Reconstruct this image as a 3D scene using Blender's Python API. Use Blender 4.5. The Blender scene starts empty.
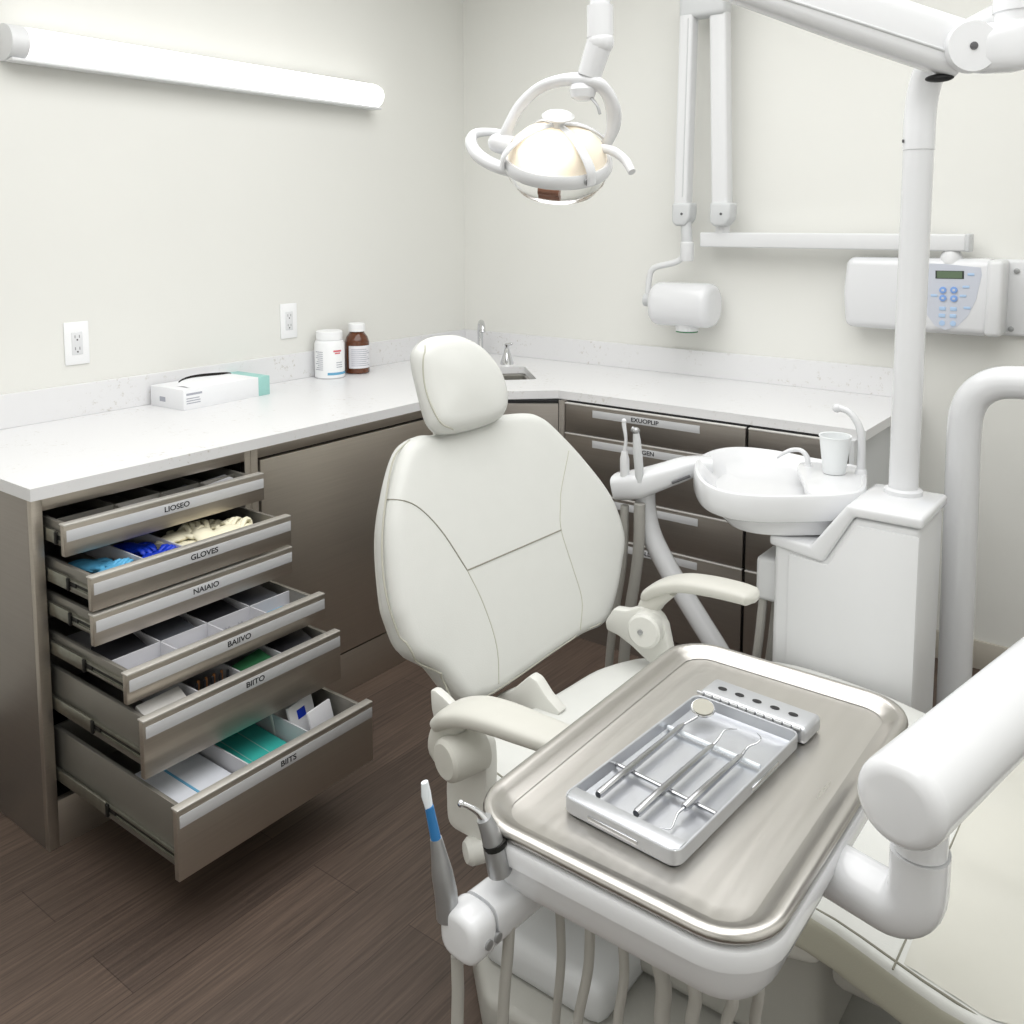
import bpy, bmesh, math, random
from mathutils import Vector as V, Matrix
random.seed(7)
S = bpy.context.scene
COL = S.collection

# ------------------------------------------------------------------ camera
F_PX, PY0, YAW, PITCH = 925.23, 317.54, -0.649777, -0.1024783
CAM = V((2.863, -3.392, 1.524))
cr = V((math.cos(YAW), -math.sin(YAW), 0))
cd = V((math.sin(YAW)*math.cos(PITCH), math.cos(YAW)*math.cos(PITCH), math.sin(PITCH)))
cu = cr.cross(cd)
cam = bpy.data.cameras.new('camera'); camo = bpy.data.objects.new('camera', cam); COL.objects.link(camo)
m = Matrix((cr, cu, -cd)).transposed().to_4x4(); m.translation = CAM
camo.matrix_world = m
cam.sensor_width = 36; cam.lens = F_PX/1024*36; cam.shift_y = -(512-PY0)/1024; cam.clip_start = .02
S.camera = camo

def ray(px, py): return cd*F_PX + cr*(px-512) + cu*(PY0-py)
def az(px, py, z): t = ray(px, py); return CAM + t*((z-CAM.z)/t.z)
def ay(px, py, y): t = ray(px, py); return CAM + t*((y-CAM.y)/t.y)
def ax(px, py, x): t = ray(px, py); return CAM + t*((x-CAM.x)/t.x)
def ap(px, py, O, n): t = ray(px, py); return CAM + t*((V(O)-CAM).dot(n)/t.dot(n))

# ------------------------------------------------------------------ materials
def lin(c):
    return tuple((x/255/12.92 if x/255 <= .04045 else ((x/255+.055)/1.055)**2.4) for x in c) + (1,)
def new_mat(name):
    m = bpy.data.materials.new(name); m.use_nodes = True
    nt = m.node_tree; b = nt.nodes['Principled BSDF']
    return m, nt, b
def mat(name, rgb, metal=0, rough=.5, coat=0, noise=0, nscale=40, bump=0, bscale=200, stretch=None, trans=0, emit=None, es=0, ior=1.45, sub=0):
    m, nt, b = new_mat(name)
    N = nt.nodes; L = nt.links
    c = lin(rgb)
    b.inputs['Base Color'].default_value = c
    b.inputs['Metallic'].default_value = metal
    b.inputs['Roughness'].default_value = rough
    b.inputs['Coat Weight'].default_value = coat
    b.inputs['Coat Roughness'].default_value = .08
    b.inputs['IOR'].default_value = ior
    b.inputs['Transmission Weight'].default_value = trans
    if emit: b.inputs['Emission Color'].default_value = lin(emit); b.inputs['Emission Strength'].default_value = es
    tc = N.new('ShaderNodeTexCoord'); mp = N.new('ShaderNodeMapping'); L.new(tc.outputs['Object'], mp.inputs['Vector'])
    mp.inputs['Scale'].default_value = stretch or (1, 1, 1)
    nz = N.new('ShaderNodeTexNoise'); nz.inputs['Scale'].default_value = nscale; nz.inputs['Detail'].default_value = 4
    L.new(mp.outputs['Vector'], nz.inputs['Vector'])
    mr = N.new('ShaderNodeMapRange'); mr.inputs['To Min'].default_value = 1-noise; mr.inputs['To Max'].default_value = 1+noise
    L.new(nz.outputs['Fac'], mr.inputs['Value'])
    mx = N.new('ShaderNodeMix'); mx.data_type = 'RGBA'; mx.blend_type = 'MULTIPLY'; mx.inputs['Factor'].default_value = 1
    mx.inputs['A'].default_value = c; L.new(mr.outputs['Result'], mx.inputs['B']); L.new(mx.outputs['Result'], b.inputs['Base Color'])
    if metal and stretch:
        rr = N.new('ShaderNodeMapRange'); rr.inputs['To Min'].default_value = rough-.08; rr.inputs['To Max'].default_value = rough+.1
        L.new(nz.outputs['Fac'], rr.inputs['Value']); L.new(rr.outputs['Result'], b.inputs['Roughness'])
    if bump:
        n2 = N.new('ShaderNodeTexNoise'); n2.inputs['Scale'].default_value = bscale; n2.inputs['Detail'].default_value = 3
        L.new(mp.outputs['Vector'], n2.inputs['Vector'])
        bp = N.new('ShaderNodeBump'); bp.inputs['Strength'].default_value = bump; bp.inputs['Distance'].default_value = .002
        L.new(n2.outputs['Fac'], bp.inputs['Height']); L.new(bp.outputs['Normal'], b.inputs['Normal'])
    return m

M = {}
M['wall'] = mat('wall_paint', (229, 229, 224), rough=.75, noise=.015, nscale=3, bump=.08, bscale=160)
M['ceiling'] = mat('ceiling_paint', (238, 238, 236), rough=.8, noise=.01)
M['trim'] = mat('trim_vinyl', (196, 190, 178), rough=.55, noise=.02)
ST = (186, 178, 167)
M['steel_y'] = mat('brushed_steel_cabinet', ST, metal=.85, rough=.33, noise=.10, nscale=14, stretch=(1, .25, 14), bump=.03, bscale=60)
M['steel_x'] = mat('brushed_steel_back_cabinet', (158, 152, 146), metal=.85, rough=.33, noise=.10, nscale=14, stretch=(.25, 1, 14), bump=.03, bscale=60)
M['steel_lip'] = mat('bright_steel_highlight', (214, 211, 205), metal=.6, rough=.3, noise=.02)  # steel lightened to paint the drawer lip highlight; the handle shares it
M['lip_highlight'] = mat('painted_lip_highlight', (226, 224, 220), metal=.3, rough=.3)  # pale colour paints the light caught on back drawer top edges
M['steel_side'] = mat('drawer_side_steel', (138, 135, 128), metal=.6, rough=.4, noise=.06, stretch=(.25, 1, 10))
M['rail'] = mat('zinc_rail', (150, 150, 140), metal=.9, rough=.3, noise=.2, nscale=60)
M['rail_dark'] = mat('rail_blackened', (40, 40, 38), metal=.5, rough=.45, noise=.1)
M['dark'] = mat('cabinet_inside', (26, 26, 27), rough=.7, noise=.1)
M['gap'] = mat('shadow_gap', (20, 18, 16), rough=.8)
M['strip'] = mat('label_strip_grey', (205, 206, 208), rough=.5, noise=.01)
M['ink'] = mat('label_ink', (38, 38, 42), rough=.7)
M['plastic_grey'] = mat('divider_grey', (196, 196, 200), rough=.5, noise=.02)
M['leather'] = mat('cream_leather', (215, 216, 212), rough=.42, noise=.02, nscale=25, bump=.12, bscale=420, coat=.05)
M['leather_shaded'] = mat('cream_leather_shaded', (190, 189, 174), rough=.45, noise=.02, nscale=25, bump=.12, bscale=420)  # darker copy of the leather, shade put into the colour
M['vinyl'] = mat('glossy_vinyl_cover', (208, 207, 198), rough=.12, noise=.02, nscale=25, bump=.03, bscale=30, coat=.6)
M['seam'] = mat('seam_thread', (186, 185, 172), rough=.7)
M['seam_dark'] = mat('seam_dark', (138, 136, 124), rough=.7)
M['arm_pad'] = mat('arm_pad_cream', (206, 205, 197), rough=.4, noise=.01, bump=.04, bscale=500)
M['shell'] = mat('chair_shell', (220, 220, 214), rough=.35, noise=.01)
M['gloss'] = mat('gloss_white', (224, 225, 227), rough=.16, noise=.006, coat=.3)
M['satin'] = mat('satin_white', (222, 223, 224), rough=.35, noise=.008)
M['grey_plastic'] = mat('pale_grey_plastic', (205, 207, 208), rough=.4, noise=.01)
M['base_grey'] = mat('base_grey', (172, 171, 165), rough=.45, noise=.02)
M['hose'] = mat('hose_grey', (176, 174, 168), rough=.5, noise=.03, bump=.1, bscale=300)
M['tray'] = mat('tray_steel', (200, 197, 192), metal=1, rough=.3, noise=.05, nscale=10, stretch=(8, .4, 8))
M['tray_rim'] = mat('tray_rim_steel', (192, 189, 184), metal=1, rough=.3, noise=.04, nscale=10)
M['alu'] = mat('anodised_aluminium', (208, 210, 214), metal=.85, rough=.33, noise=.03, nscale=60)
M['chrome'] = mat('chrome', (215, 216, 218), metal=1, rough=.08, noise=.02)
M['tool'] = mat('tool_steel', (190, 191, 194), metal=1, rough=.2, noise=.05, nscale=80)
M['mirror'] = mat('mirror_glass', (150, 148, 138), metal=.7, rough=.3)
M['black'] = mat('black_rubber', (22, 22, 24), rough=.5)
M['metal_dk'] = mat('dark_handpiece', (170, 171, 172), metal=.7, rough=.36, noise=.08)
M['blue'] = mat('blue_tip', (52, 120, 178), rough=.35, noise=.05)
M['whitetip'] = mat('clear_tip', (232, 238, 242), rough=.2, noise=.03)
M['lamp'] = mat('lamp_diffuser', (255, 255, 255), rough=.4, emit=(255, 254, 250), es=2.4)
M['bulb'] = mat('warm_reflector', (240, 230, 212), rough=.4, emit=(255, 236, 208), es=.10)
M['bulb_core'] = mat('bulb_core', (255, 250, 240), rough=.4, emit=(255, 240, 214), es=1.0)
M['lens'] = mat('clear_lens', (255, 255, 255), rough=.05, trans=1, ior=1.12)
M['copper'] = mat('bulb_holder', (150, 112, 96), metal=.6, rough=.4, noise=.2)
M['amber'] = mat('amber_glass', (92, 48, 22), rough=.1, noise=.12, nscale=30, coat=.5)
M['bottle'] = mat('bottle_white', (243, 244, 245), rough=.35)
M['paper'] = mat('paper_label', (232, 232, 236), rough=.6, noise=.02, nscale=90)
M['print_grey'] = mat('print_grey', (170, 172, 182), rough=.7)
M['print_red'] = mat('print_red', (214, 110, 120), rough=.6)
M['print_blue'] = mat('print_blue', (104, 170, 205), rough=.6)
M['carton'] = mat('carton_white', (238, 239, 241), rough=.55, noise=.01)
M['carton_teal'] = mat('carton_teal', (158, 206, 200), rough=.5, noise=.12, nscale=20)
M['lcd'] = mat('lcd_green', (98, 116, 92), rough=.3)
M['lcd_frame'] = mat('lcd_frame', (52, 58, 54), rough=.4)
M['keypad'] = mat('keypad_panel', (200, 204, 214), rough=.4)
M['key_blue'] = mat('key_blue', (128, 164, 222), rough=.5)
M['key_pale'] = mat('key_pale', (176, 202, 232), rough=.5)
M['glove_pale'] = mat('glove_pale_blue', (92, 172, 214), rough=.45, noise=.15)
M['glove_blue'] = mat('glove_dark_blue', (22, 58, 190), rough=.4, noise=.2)
M['glove_cream'] = mat('glove_cream', (240, 234, 208), rough=.5, noise=.06)
M['teal'] = mat('teal_sheet', (62, 186, 176), rough=.55, noise=.1, nscale=30)
M['bib'] = mat('bib_white', (222, 225, 232), rough=.65, noise=.06, nscale=40)
M['pouch'] = mat('pouch_grey', (74, 76, 82), rough=.5, noise=.25, nscale=50)
M['pouch_dark'] = mat('pouch_dark', (40, 40, 44), rough=.5, noise=.3, nscale=60)
M['packet'] = mat('packet_pale', (214, 212, 208), rough=.4, noise=.08, nscale=60)
M['brown'] = mat('brown_pick', (146, 100, 62), rough=.5, noise=.2)
M['cup'] = mat('cup_translucent', (240, 243, 244), rough=.4, noise=.01)
M['green'] = mat('green_aperture', (58, 120, 80), rough=.4)
M['seal'] = mat('outlet_slot', (90, 90, 92), rough=.6)
M['sink'] = mat('sink_steel', (176, 174, 168), metal=.9, rough=.3, noise=.05)

def floor_mat():
    m, nt, b = new_mat('dark_oak_planks'); N = nt.nodes; L = nt.links
    tc = N.new('ShaderNodeTexCoord')
    mp = N.new('ShaderNodeMapping'); mp.inputs['Rotation'].default_value = (0, 0, math.pi/2); L.new(tc.outputs['Object'], mp.inputs['Vector'])
    br = N.new('ShaderNodeTexBrick'); br.inputs['Scale'].default_value = 1; br.offset = .37
    br.inputs['Brick Width'].default_value = 1.25; br.inputs['Row Height'].default_value = .155
    br.inputs['Mortar Size'].default_value = .0012; br.inputs['Mortar Smooth'].default_value = .3; br.inputs['Bias'].default_value = 0
    br.inputs['Color1'].default_value = lin((94, 79, 69)); br.inputs['Color2'].default_value = lin((80, 67, 59)); br.inputs['Mortar'].default_value = lin((62, 50, 44))
    L.new(mp.outputs['Vector'], br.inputs['Vector'])
    g = N.new('ShaderNodeMapping'); g.inputs['Scale'].default_value = (60, 1.6, 1); L.new(tc.outputs['Object'], g.inputs['Vector'])
    nz = N.new('ShaderNodeTexNoise'); nz.inputs['Scale'].default_value = 2.2; nz.inputs['Detail'].default_value = 8; nz.inputs['Roughness'].default_value = .7
    L.new(g.outputs['Vector'], nz.inputs['Vector'])
    rp = N.new('ShaderNodeMapRange'); rp.inputs['From Min'].default_value = .3; rp.inputs['From Max'].default_value = .7
    rp.inputs['To Min'].default_value = .5; rp.inputs['To Max'].default_value = 1.45; L.new(nz.outputs['Fac'], rp.inputs['Value'])
    mx = N.new('ShaderNodeMix'); mx.data_type = 'RGBA'; mx.blend_type = 'MULTIPLY'; mx.inputs['Factor'].default_value = 1
    L.new(br.outputs['Color'], mx.inputs['A']); L.new(rp.outputs['Result'], mx.inputs['B']); L.new(mx.outputs['Result'], b.inputs['Base Color'])
    b.inputs['Roughness'].default_value = .5
    bp = N.new('ShaderNodeBump'); bp.inputs['Strength'].default_value = .15; bp.inputs['Distance'].default_value = .003
    L.new(nz.outputs['Fac'], bp.inputs['Height']); L.new(bp.outputs['Normal'], b.inputs['Normal'])
    return m
M['floor'] = floor_mat()
def quartz():
    m, nt, b = new_mat('white_quartz'); N = nt.nodes; L = nt.links
    tc = N.new('ShaderNodeTexCoord')
    n1 = N.new('ShaderNodeTexNoise'); n1.inputs['Scale'].default_value = 55; n1.inputs['Detail'].default_value = 5; n1.inputs['Roughness'].default_value = .75
    n2 = N.new('ShaderNodeTexNoise'); n2.inputs['Scale'].default_value = 5; n2.inputs['Detail'].default_value = 3
    L.new(tc.outputs['Object'], n1.inputs['Vector']); L.new(tc.outputs['Object'], n2.inputs['Vector'])
    r1 = N.new('ShaderNodeMapRange'); r1.inputs['From Min'].default_value = .58; r1.inputs['From Max'].default_value = .68; L.new(n1.outputs['Fac'], r1.inputs['Value'])
    r2 = N.new('ShaderNodeMapRange'); r2.inputs['From Min'].default_value = .45; r2.inputs['From Max'].default_value = .6; L.new(n2.outputs['Fac'], r2.inputs['Value'])
    mu = N.new('ShaderNodeMath'); mu.operation = 'MULTIPLY'; L.new(r1.outputs['Result'], mu.inputs[0]); L.new(r2.outputs['Result'], mu.inputs[1])
    mx = N.new('ShaderNodeMix'); mx.data_type = 'RGBA'; mx.inputs['A'].default_value = lin((229, 229, 230)); mx.inputs['B'].default_value = lin((196, 192, 184))
    L.new(mu.outputs[0], mx.inputs['Factor']); L.new(mx.outputs['Result'], b.inputs['Base Color'])
    b.inputs['Roughness'].default_value = .32
    return m
M['quartz'] = quartz()

# ------------------------------------------------------------------ mesh builder
def catmull(pts, n=6, closed=False):
    pts = [V(p) for p in pts]; out = []; k = len(pts)
    for i in range(k if closed else k-1):
        if closed: a, b, c, d = pts[i-1], pts[i], pts[(i+1) % k], pts[(i+2) % k]
        else:
            b, c = pts[i], pts[i+1]; a = pts[i-1] if i else b*2-c; d = pts[i+2] if i+2 < k else c*2-b
        for j in range(n):
            t = j/n
            out.append(.5*((2*b)+(c-a)*t+(2*a-5*b+4*c-d)*t*t+(3*b-a-3*c+d)*t**3))
    if not closed: out.append(pts[-1])
    return out
def lerpl(vals, n):
    out = []
    for i in range(n):
        t = i/(n-1)*(len(vals)-1); k = min(int(t), len(vals)-2); out.append(vals[k]+(vals[k+1]-vals[k])*(t-k))
    return out
class MB:
    def __init__(s): s.bm = bmesh.new()
    def _merge(s, b2):
        me = bpy.data.meshes.new('tmp'); b2.to_mesh(me); b2.free(); s.bm.from_mesh(me); bpy.data.meshes.remove(me)
    def box(s, x0, x1, y0, y1, z0, z1, b=.0, seg=2, mtx=None):
        b2 = bmesh.new(); bmesh.ops.create_cube(b2, size=1)
        for v in b2.verts: v.co = V(((x0+x1)/2+v.co.x*(x1-x0), (y0+y1)/2+v.co.y*(y1-y0), (z0+z1)/2+v.co.z*(z1-z0)))
        if b: bmesh.ops.bevel(b2, geom=b2.edges[:], offset=min(b, abs(x1-x0)*.45, abs(y1-y0)*.45, abs(z1-z0)*.45), segments=seg, profile=.5, affect='EDGES')
        if mtx: b2.transform(mtx)
        s._merge(b2); return s
    def prism(s, poly, vec, b=0, seg=2):
        b2 = bmesh.new(); vec = V(vec)
        a = [b2.verts.new(V(p)) for p in poly]; c = [b2.verts.new(V(p)+vec) for p in poly]
        b2.faces.new(a); b2.faces.new(c[::-1]); n = len(a)
        for i in range(n): b2.faces.new((a[i], c[i], c[(i+1) % n], a[(i+1) % n]))
        bmesh.ops.recalc_face_normals(b2, faces=b2.faces[:])
        if b: bmesh.ops.bevel(b2, geom=b2.edges[:], offset=b, segments=seg, profile=.5, affect='EDGES')
        s._merge(b2); return s
    def rings(s, rings, cap0=True, cap1=True, closed=True):
        b2 = bmesh.new(); R = [[b2.verts.new(V(p)) for p in r] for r in rings]; n = len(R[0])
        for a, c in zip(R, R[1:]):
            for i in range(n if closed else n-1):
                try: b2.faces.new((a[i], a[(i+1) % n], c[(i+1) % n], c[i]))
                except ValueError: pass
        if cap0: b2.faces.new(R[0][::-1])
        if cap1: b2.faces.new(R[-1])
        bmesh.ops.recalc_face_normals(b2, faces=b2.faces[:])
        s._merge(b2); return s
    def tube(s, pts, r, n=14, flat=1, up=None, p=2.0, caps=True):
        pts = [V(q) for q in pts]; k = len(pts)
        rs = r if isinstance(r, (list, tuple)) else [r]*k
        if len(rs) != k: rs = lerpl(list(rs), k)
        T = []
        for i in range(k):
            t = (pts[min(i+1, k-1)]-pts[max(i-1, 0)]); T.append(t.normalized())
        u = V(up) if up else (V((0, 0, 1)) if abs(T[0].z) < .9 else V((1, 0, 0)))
        rg = []
        for i in range(k):
            u = (V(up) if up else u); u = (u-T[i]*u.dot(T[i])).normalized(); w = T[i].cross(u)
            ring = []
            for j in range(n):
                a = 2*math.pi*j/n; c, d = math.cos(a), math.sin(a)
                c = math.copysign(abs(c)**(2/p), c); d = math.copysign(abs(d)**(2/p), d)
                ring.append(pts[i]+w*(c*rs[i])+u*(d*rs[i]*flat))
            rg.append(ring)
        s.rings(rg, caps, caps); return s
    def capsule(s, a, b, r, n=20, e=None, flat=1, up=None, p=2.0):
        """rounded-end bar from a to b"""
        a, b = V(a), V(b); d = (b-a).normalized(); e = e if e is not None else r; pts = []; rs = []
        for i in range(6):
            t = i/5*math.pi/2; pts.append(a+d*(e*(1-math.sin(t)) if False else e-e*math.cos(t))); rs.append(max(r*math.sin(t), r*.02) if False else r-e+e*math.sin(t) if e < r else max(r*math.sin(t), r*.03))
        q = [(b-d*(e-e*math.cos(i/5*math.pi/2)), rs[i]) for i in range(6)][::-1]
        pts += [x for x, _ in q]; rs += [x for _, x in q]
        s.tube(pts, rs, n, flat, up, p); return s
    def lathe(s, prof, o, axis=(0, 0, 1), n=32, sx=1, sy=1, xdir=None, caps=True):
        o = V(o); a = V(axis).normalized(); u = V(xdir) if xdir else (V((1, 0, 0)) if abs(a.x) < .9 else V((0, 1, 0))); u = (u-a*u.dot(a)).normalized(); w = a.cross(u)
        s.rings([[o+a*h+u*(sx*r*math.cos(2*math.pi*j/n))+w*(sy*r*math.sin(2*math.pi*j/n)) for j in range(n)] for r, h in prof], caps, caps); return s
    def ball(s, c, r, sc=(1, 1, 1), n=16):
        b2 = bmesh.new(); bmesh.ops.create_uvsphere(b2, u_segments=n, v_segments=max(6, n//2+2), radius=r)
        for v in b2.verts: v.co = V(c)+V((v.co.x*sc[0], v.co.y*sc[1], v.co.z*sc[2]))
        s._merge(b2); return s
ORG = {}
def obj(name, mb, m, parent=None, ang=35, origin=None):
    bm = mb.bm
    bmesh.ops.remove_doubles(bm, verts=bm.verts[:], dist=1e-6)
    if parent is not None: org = ORG[parent.name]
    elif origin is not None: org = V(origin)
    else:
        xs = [v.co for v in bm.verts]
        org = V(((min(v.x for v in xs)+max(v.x for v in xs))/2, (min(v.y for v in xs)+max(v.y for v in xs))/2, min(v.z for v in xs)))
    for v in bm.verts: v.co -= org
    me = bpy.data.meshes.new(name); bm.to_mesh(me); bm.free()
    me.polygons.foreach_set('use_smooth', [True]*len(me.polygons)); me.set_sharp_from_angle(angle=math.radians(ang)); me.update()
    me.materials.append(M[m])
    o = bpy.data.objects.new(name, me); COL.objects.link(o); ORG[o.name] = org
    if parent is not None: o.parent = parent
    else: o.location = org
    return o
def tag(o, label, cat, group=None):
    o['label'] = label; o['category'] = cat
    if group: o['group'] = group
    return o
def thing(name, label, cat, loc, group=None):
    o = bpy.data.objects.new(name, None); o.empty_display_size = .05; COL.objects.link(o); o.location = V(loc); ORG[o.name] = V(loc)
    return tag(o, label, cat, group)
def struct(name, mb, m, **k): o = obj(name, mb, m, **k); o['kind'] = 'structure'; return o
def text(s, o, xd, yd, size, m, parent, name='lettering', squeeze=1):
    cu_ = bpy.data.curves.new('t', 'FONT'); cu_.body = s; cu_.size = size; cu_.align_x = 'CENTER'; cu_.align_y = 'CENTER'; cu_.extrude = .0002; cu_.offset = size*.018
    t = bpy.data.objects.new('t', cu_); me = bpy.data.meshes.new_from_object(t); bpy.data.objects.remove(t); bpy.data.curves.remove(cu_)
    xd = V(xd).normalized(); yd = V(yd).normalized(); zd = xd.cross(yd); org = ORG[parent.name]
    for v in me.vertices: v.co = V(o)+xd*v.co.x*squeeze+yd*v.co.y+zd*(v.co.z+.0002)-org
    me.materials.append(M[m]); ob = bpy.data.objects.new(name, me); COL.objects.link(ob); ob.parent = parent; ORG[ob.name] = org
    return ob
def rrect(x0, x1, y0, y1, r, z, n=8):
    out = []
    for cx, cy, a0 in ((x1-r, y1-r, 0), (x0+r, y1-r, 90), (x0+r, y0+r, 180), (x1-r, y0+r, 270)):
        for i in range(n+1):
            a = math.radians(a0+90*i/n); out.append(V((cx+r*math.cos(a), cy+r*math.sin(a), z)))
    return out

# ------------------------------------------------------------------ room
RX, RY, RZ = 3.7, -4.6, 2.75
struct('floor', MB().box(-.1, RX+.1, RY-.1, .1, -.1, 0), 'floor', origin=(0, 0, 0))
struct('ceiling', MB().box(-.1, RX+.1, RY-.1, .1, RZ, RZ+.1), 'ceiling')
struct('wall_left', MB().box(-.1, 0, RY, 0, 0, RZ), 'wall')
struct('wall_back', MB().box(-.1, RX+.1, 0, .1, 0, RZ), 'wall')
struct('wall_right', MB().box(RX, RX+.1, RY, 0, 0, RZ), 'wall')
struct('wall_front', MB().box(-.1, RX+.1, RY-.1, RY, 0, RZ), 'wall')
struct('baseboard_back', MB().box(2.06, RX, -.012, 0, 0, .10, .003), 'trim')

# ------------------------------------------------------------------ cabinets, left run
FX = .694; YL, YR = -2.396, -1.777
cab = thing('drawer_cabinet', 'brushed steel drawer cabinet at the near end with six drawers pulled open in steps', 'cabinet', (.35, -2.08, 0))
obj('side_panel', MB().box(.0, FX-.02, YL, YL+.014, 0, .88, .001), 'steel_x', cab)
fr = MB()
fr.box(FX-.02, FX, YL, YL+.026, 0, .88, .001).box(FX-.02, FX, YR-.02, YR, 0, .88, .001).box(FX-.02, FX, YL+.026, YR-.02, .846, .88, .001)
obj('face_frame', fr, 'steel_y', cab)
obj('kick_plate', MB().box(FX-.02, FX, YL+.026, YR-.02, 0, .118, .001), 'steel_y', cab)
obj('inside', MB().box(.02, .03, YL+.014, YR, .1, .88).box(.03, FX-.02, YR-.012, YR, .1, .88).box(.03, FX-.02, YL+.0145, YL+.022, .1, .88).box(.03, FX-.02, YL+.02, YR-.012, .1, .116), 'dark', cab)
specs = [(.79, .754, .831, 'LIOSEO', 'shallow'), (.902, .652, .732, 'GLOVES', 'shallow'), (.904, .571, .645, 'NAIAIO', 'shallow'),
         (1.033, .475, .545, 'BAIIVO', 'shallow'), (1.091, .325, .458, 'BIITO', 'deep'), (1.207, .141, .301, 'BIITS', 'deep')]
Y0, Y1 = -2.37, -1.806
DR = []
ords = ['top', 'second', 'third', 'fourth', 'fifth', 'bottom']
for i, (X, z0, z1, tx, kind) in enumerate(specs):
    yb0, yb1 = Y0+.016, Y1-.016; xb = X-.55; zt = z1-.008; zb = z0+.012
    dr = MB()
    dr.box(X-.016, X, Y0, Y1, z0, z1-.004, .0015)
    d = obj('drawer', dr, 'steel_y', cab)
    obj('drawer_lip', MB().box(X-.022, X+.0015, Y0, Y1, z1-.0045, z1, .0016), 'steel_lip', d)
    b = MB()
    b.box(xb, X-.016, yb0, yb0+.010, zb, zt, .001).box(xb, X-.016, yb1-.010, yb1, zb, zt, .001)
    b.box(xb, xb+.01, yb0+.01, yb1-.01, zb, zt).box(xb, X-.016, yb0+.01, yb1-.01, zb, zb+.006)
    b.box(X-.024, X-.016, yb0+.01, yb1-.01, zb, zt)
    obj('drawer_box', b, 'steel_side', d)
    sw = .027
    zs = z1-.0155
    st = obj('label_strip', MB().box(X, X+.0012, Y0+.006, Y1-.002, zs-sw, zs, .0004), 'strip', d)
    yc = (Y0+Y1)/2+.01
    text(tx, (X+.0013, yc, zs-sw/2), (0, 1, 0), (0, 0, 1), .019, 'ink', d, squeeze=1.15)
    # telescopic runner on the visible side
    zr = (zb+ (zt-zb)*.42) if i < 4 else zb+.03
    obj('runner', MB().box(.30, X-.02, yb0-.005, yb0, zr-.010, zr+.010, .001).box(.30, X-.02, yb0-.008, yb0-.005, zr+.006, zr+.010).box(.30, X-.02, yb0-.008, yb0-.005, zr-.010, zr-.006)
        , 'rail', d)
    obj('runner', MB().box(.30, X-.02, yb1, yb1+.005, zr-.010, zr+.010, .001), 'rail', d)
    obj('runner_slot', MB().box(.32, X-.024, yb0-.0056, yb0-.0049, zr-.003, zr+.0035), 'rail_dark', d)
    xm = FX+(X-FX)*.42
    obj('runner_sleeve', MB().box(.28, xm, yb0-.0115, yb0-.0055, zr-.016, zr+.016, .002), 'rail', d)
    obj('runner_stop', MB().box(xm, xm+.010, yb0-.013, yb0-.006, zr-.017, zr+.013, .002).box(xm+.010, min(xm+.035, X-.03), yb0-.0075, yb0-.0052, zr-.005, zr+.006), 'rail_dark', d)
    if i > 3: obj('screw', MB().lathe([(.001, .003), (.005, .003), (.006, 0)], (X-.035, yb0, z1-.038), (0, -1, 0), 12), 'rail', d)
    DR.append((X, yb0+.01, yb1-.01, zb+.006, zt, d))
def dividers(i, ys, rows=(), m='plastic_grey', top=.006, depth=.5):
    X, a, b, zb, zt, d = DR[i]
    mb = MB()
    for t in ys: y = a+(b-a)*t; mb.box(X-depth, X-.024, y-.0018, y+.0018, zb, zt-top)
    for xr in rows: mb.box(X-xr-.0018, X-xr+.0018, a, b, zb, zt-top)
    obj('divider', mb, m, d)
dividers(0, (.3, .55, .78), (.10,), 'steel_side')
dividers(1, (.26, .47), ())
dividers(3, (.25, .5, .75), (.115,))
obj('tray_liner', MB().box(DR[3][0]-.4, DR[3][0]-.026, DR[3][1], DR[3][2], DR[3][3], DR[3][3]+.002).box(DR[3][0]-.03, DR[3][0]-.0245, DR[3][1], DR[3][2], DR[3][3], DR[3][4]-.004), 'plastic_grey', DR[3][5])
dividers(4, (.27, .5, .74), ())
dividers(5, (.36, .70), ())
def dpt(i, t, dx, h=0): X, a, b, zb, zt, d = DR[i]; return V((X-.024-dx, a+(b-a)*t, zb+h))

# door cabinet
dc = thing('door_cabinet', 'brushed steel base cabinet with one wide door beside the drawer cabinet', 'cabinet', (.35, -1.32, 0))
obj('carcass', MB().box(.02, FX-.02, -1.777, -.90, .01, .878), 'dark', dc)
obj('face_frame', MB().box(FX-.02, FX, -1.7765, -1.752, 0, .88, .001).box(FX-.02, FX, -1.752, -.875, .846, .88, .001).box(FX-.02, FX, -.90, -.875, .14, .846, .001), 'steel_y', dc)
obj('door', MB().box(FX-.018, FX+.004, -1.746, -.905, .141, .839, .002), 'steel_y', dc)
obj('kick_plate', MB().box(FX-.02, FX-.001, -1.752, -.875, 0, .134, .001), 'steel_y', dc)
# corner sink cabinet (diagonal)
A, B = V((FX, -.872, 0)), V((1.0, -.642, 0)); dg = (B-A).normalized(); nn = V((dg.y, -dg.x, 0))
sc_ = thing('sink_cabinet', 'dark steel corner cabinet set diagonally under the sink', 'cabinet', (.5, -.45, 0))
def dbox(mb, t0, t1, d0, d1, z0, z1, b=0):
    p = [A+dg*t0+nn*d0, A+dg*t1+nn*d0, A+dg*t1+nn*d1, A+dg*t0+nn*d1]
    return mb.prism([q+V((0, 0, z0)) for q in p], (0, 0, z1-z0), b)
Ld = (B-A).length
obj('carcass', dbox(MB(), .0, Ld, -.03, -.012, .01, .878), 'dark', sc_)
obj('door', dbox(MB(), .012, Ld-.012, -.012, .004, .14, .868, .0015), 'steel_x', sc_)
obj('corner_post', dbox(MB(), Ld-.010, Ld+.012, -.012, .003, 0, .88, .001), 'steel_x', sc_)
obj('kick_plate', dbox(MB(), 0, Ld-.010, -.012, 0, 0, .132), 'steel_x', sc_)
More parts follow.
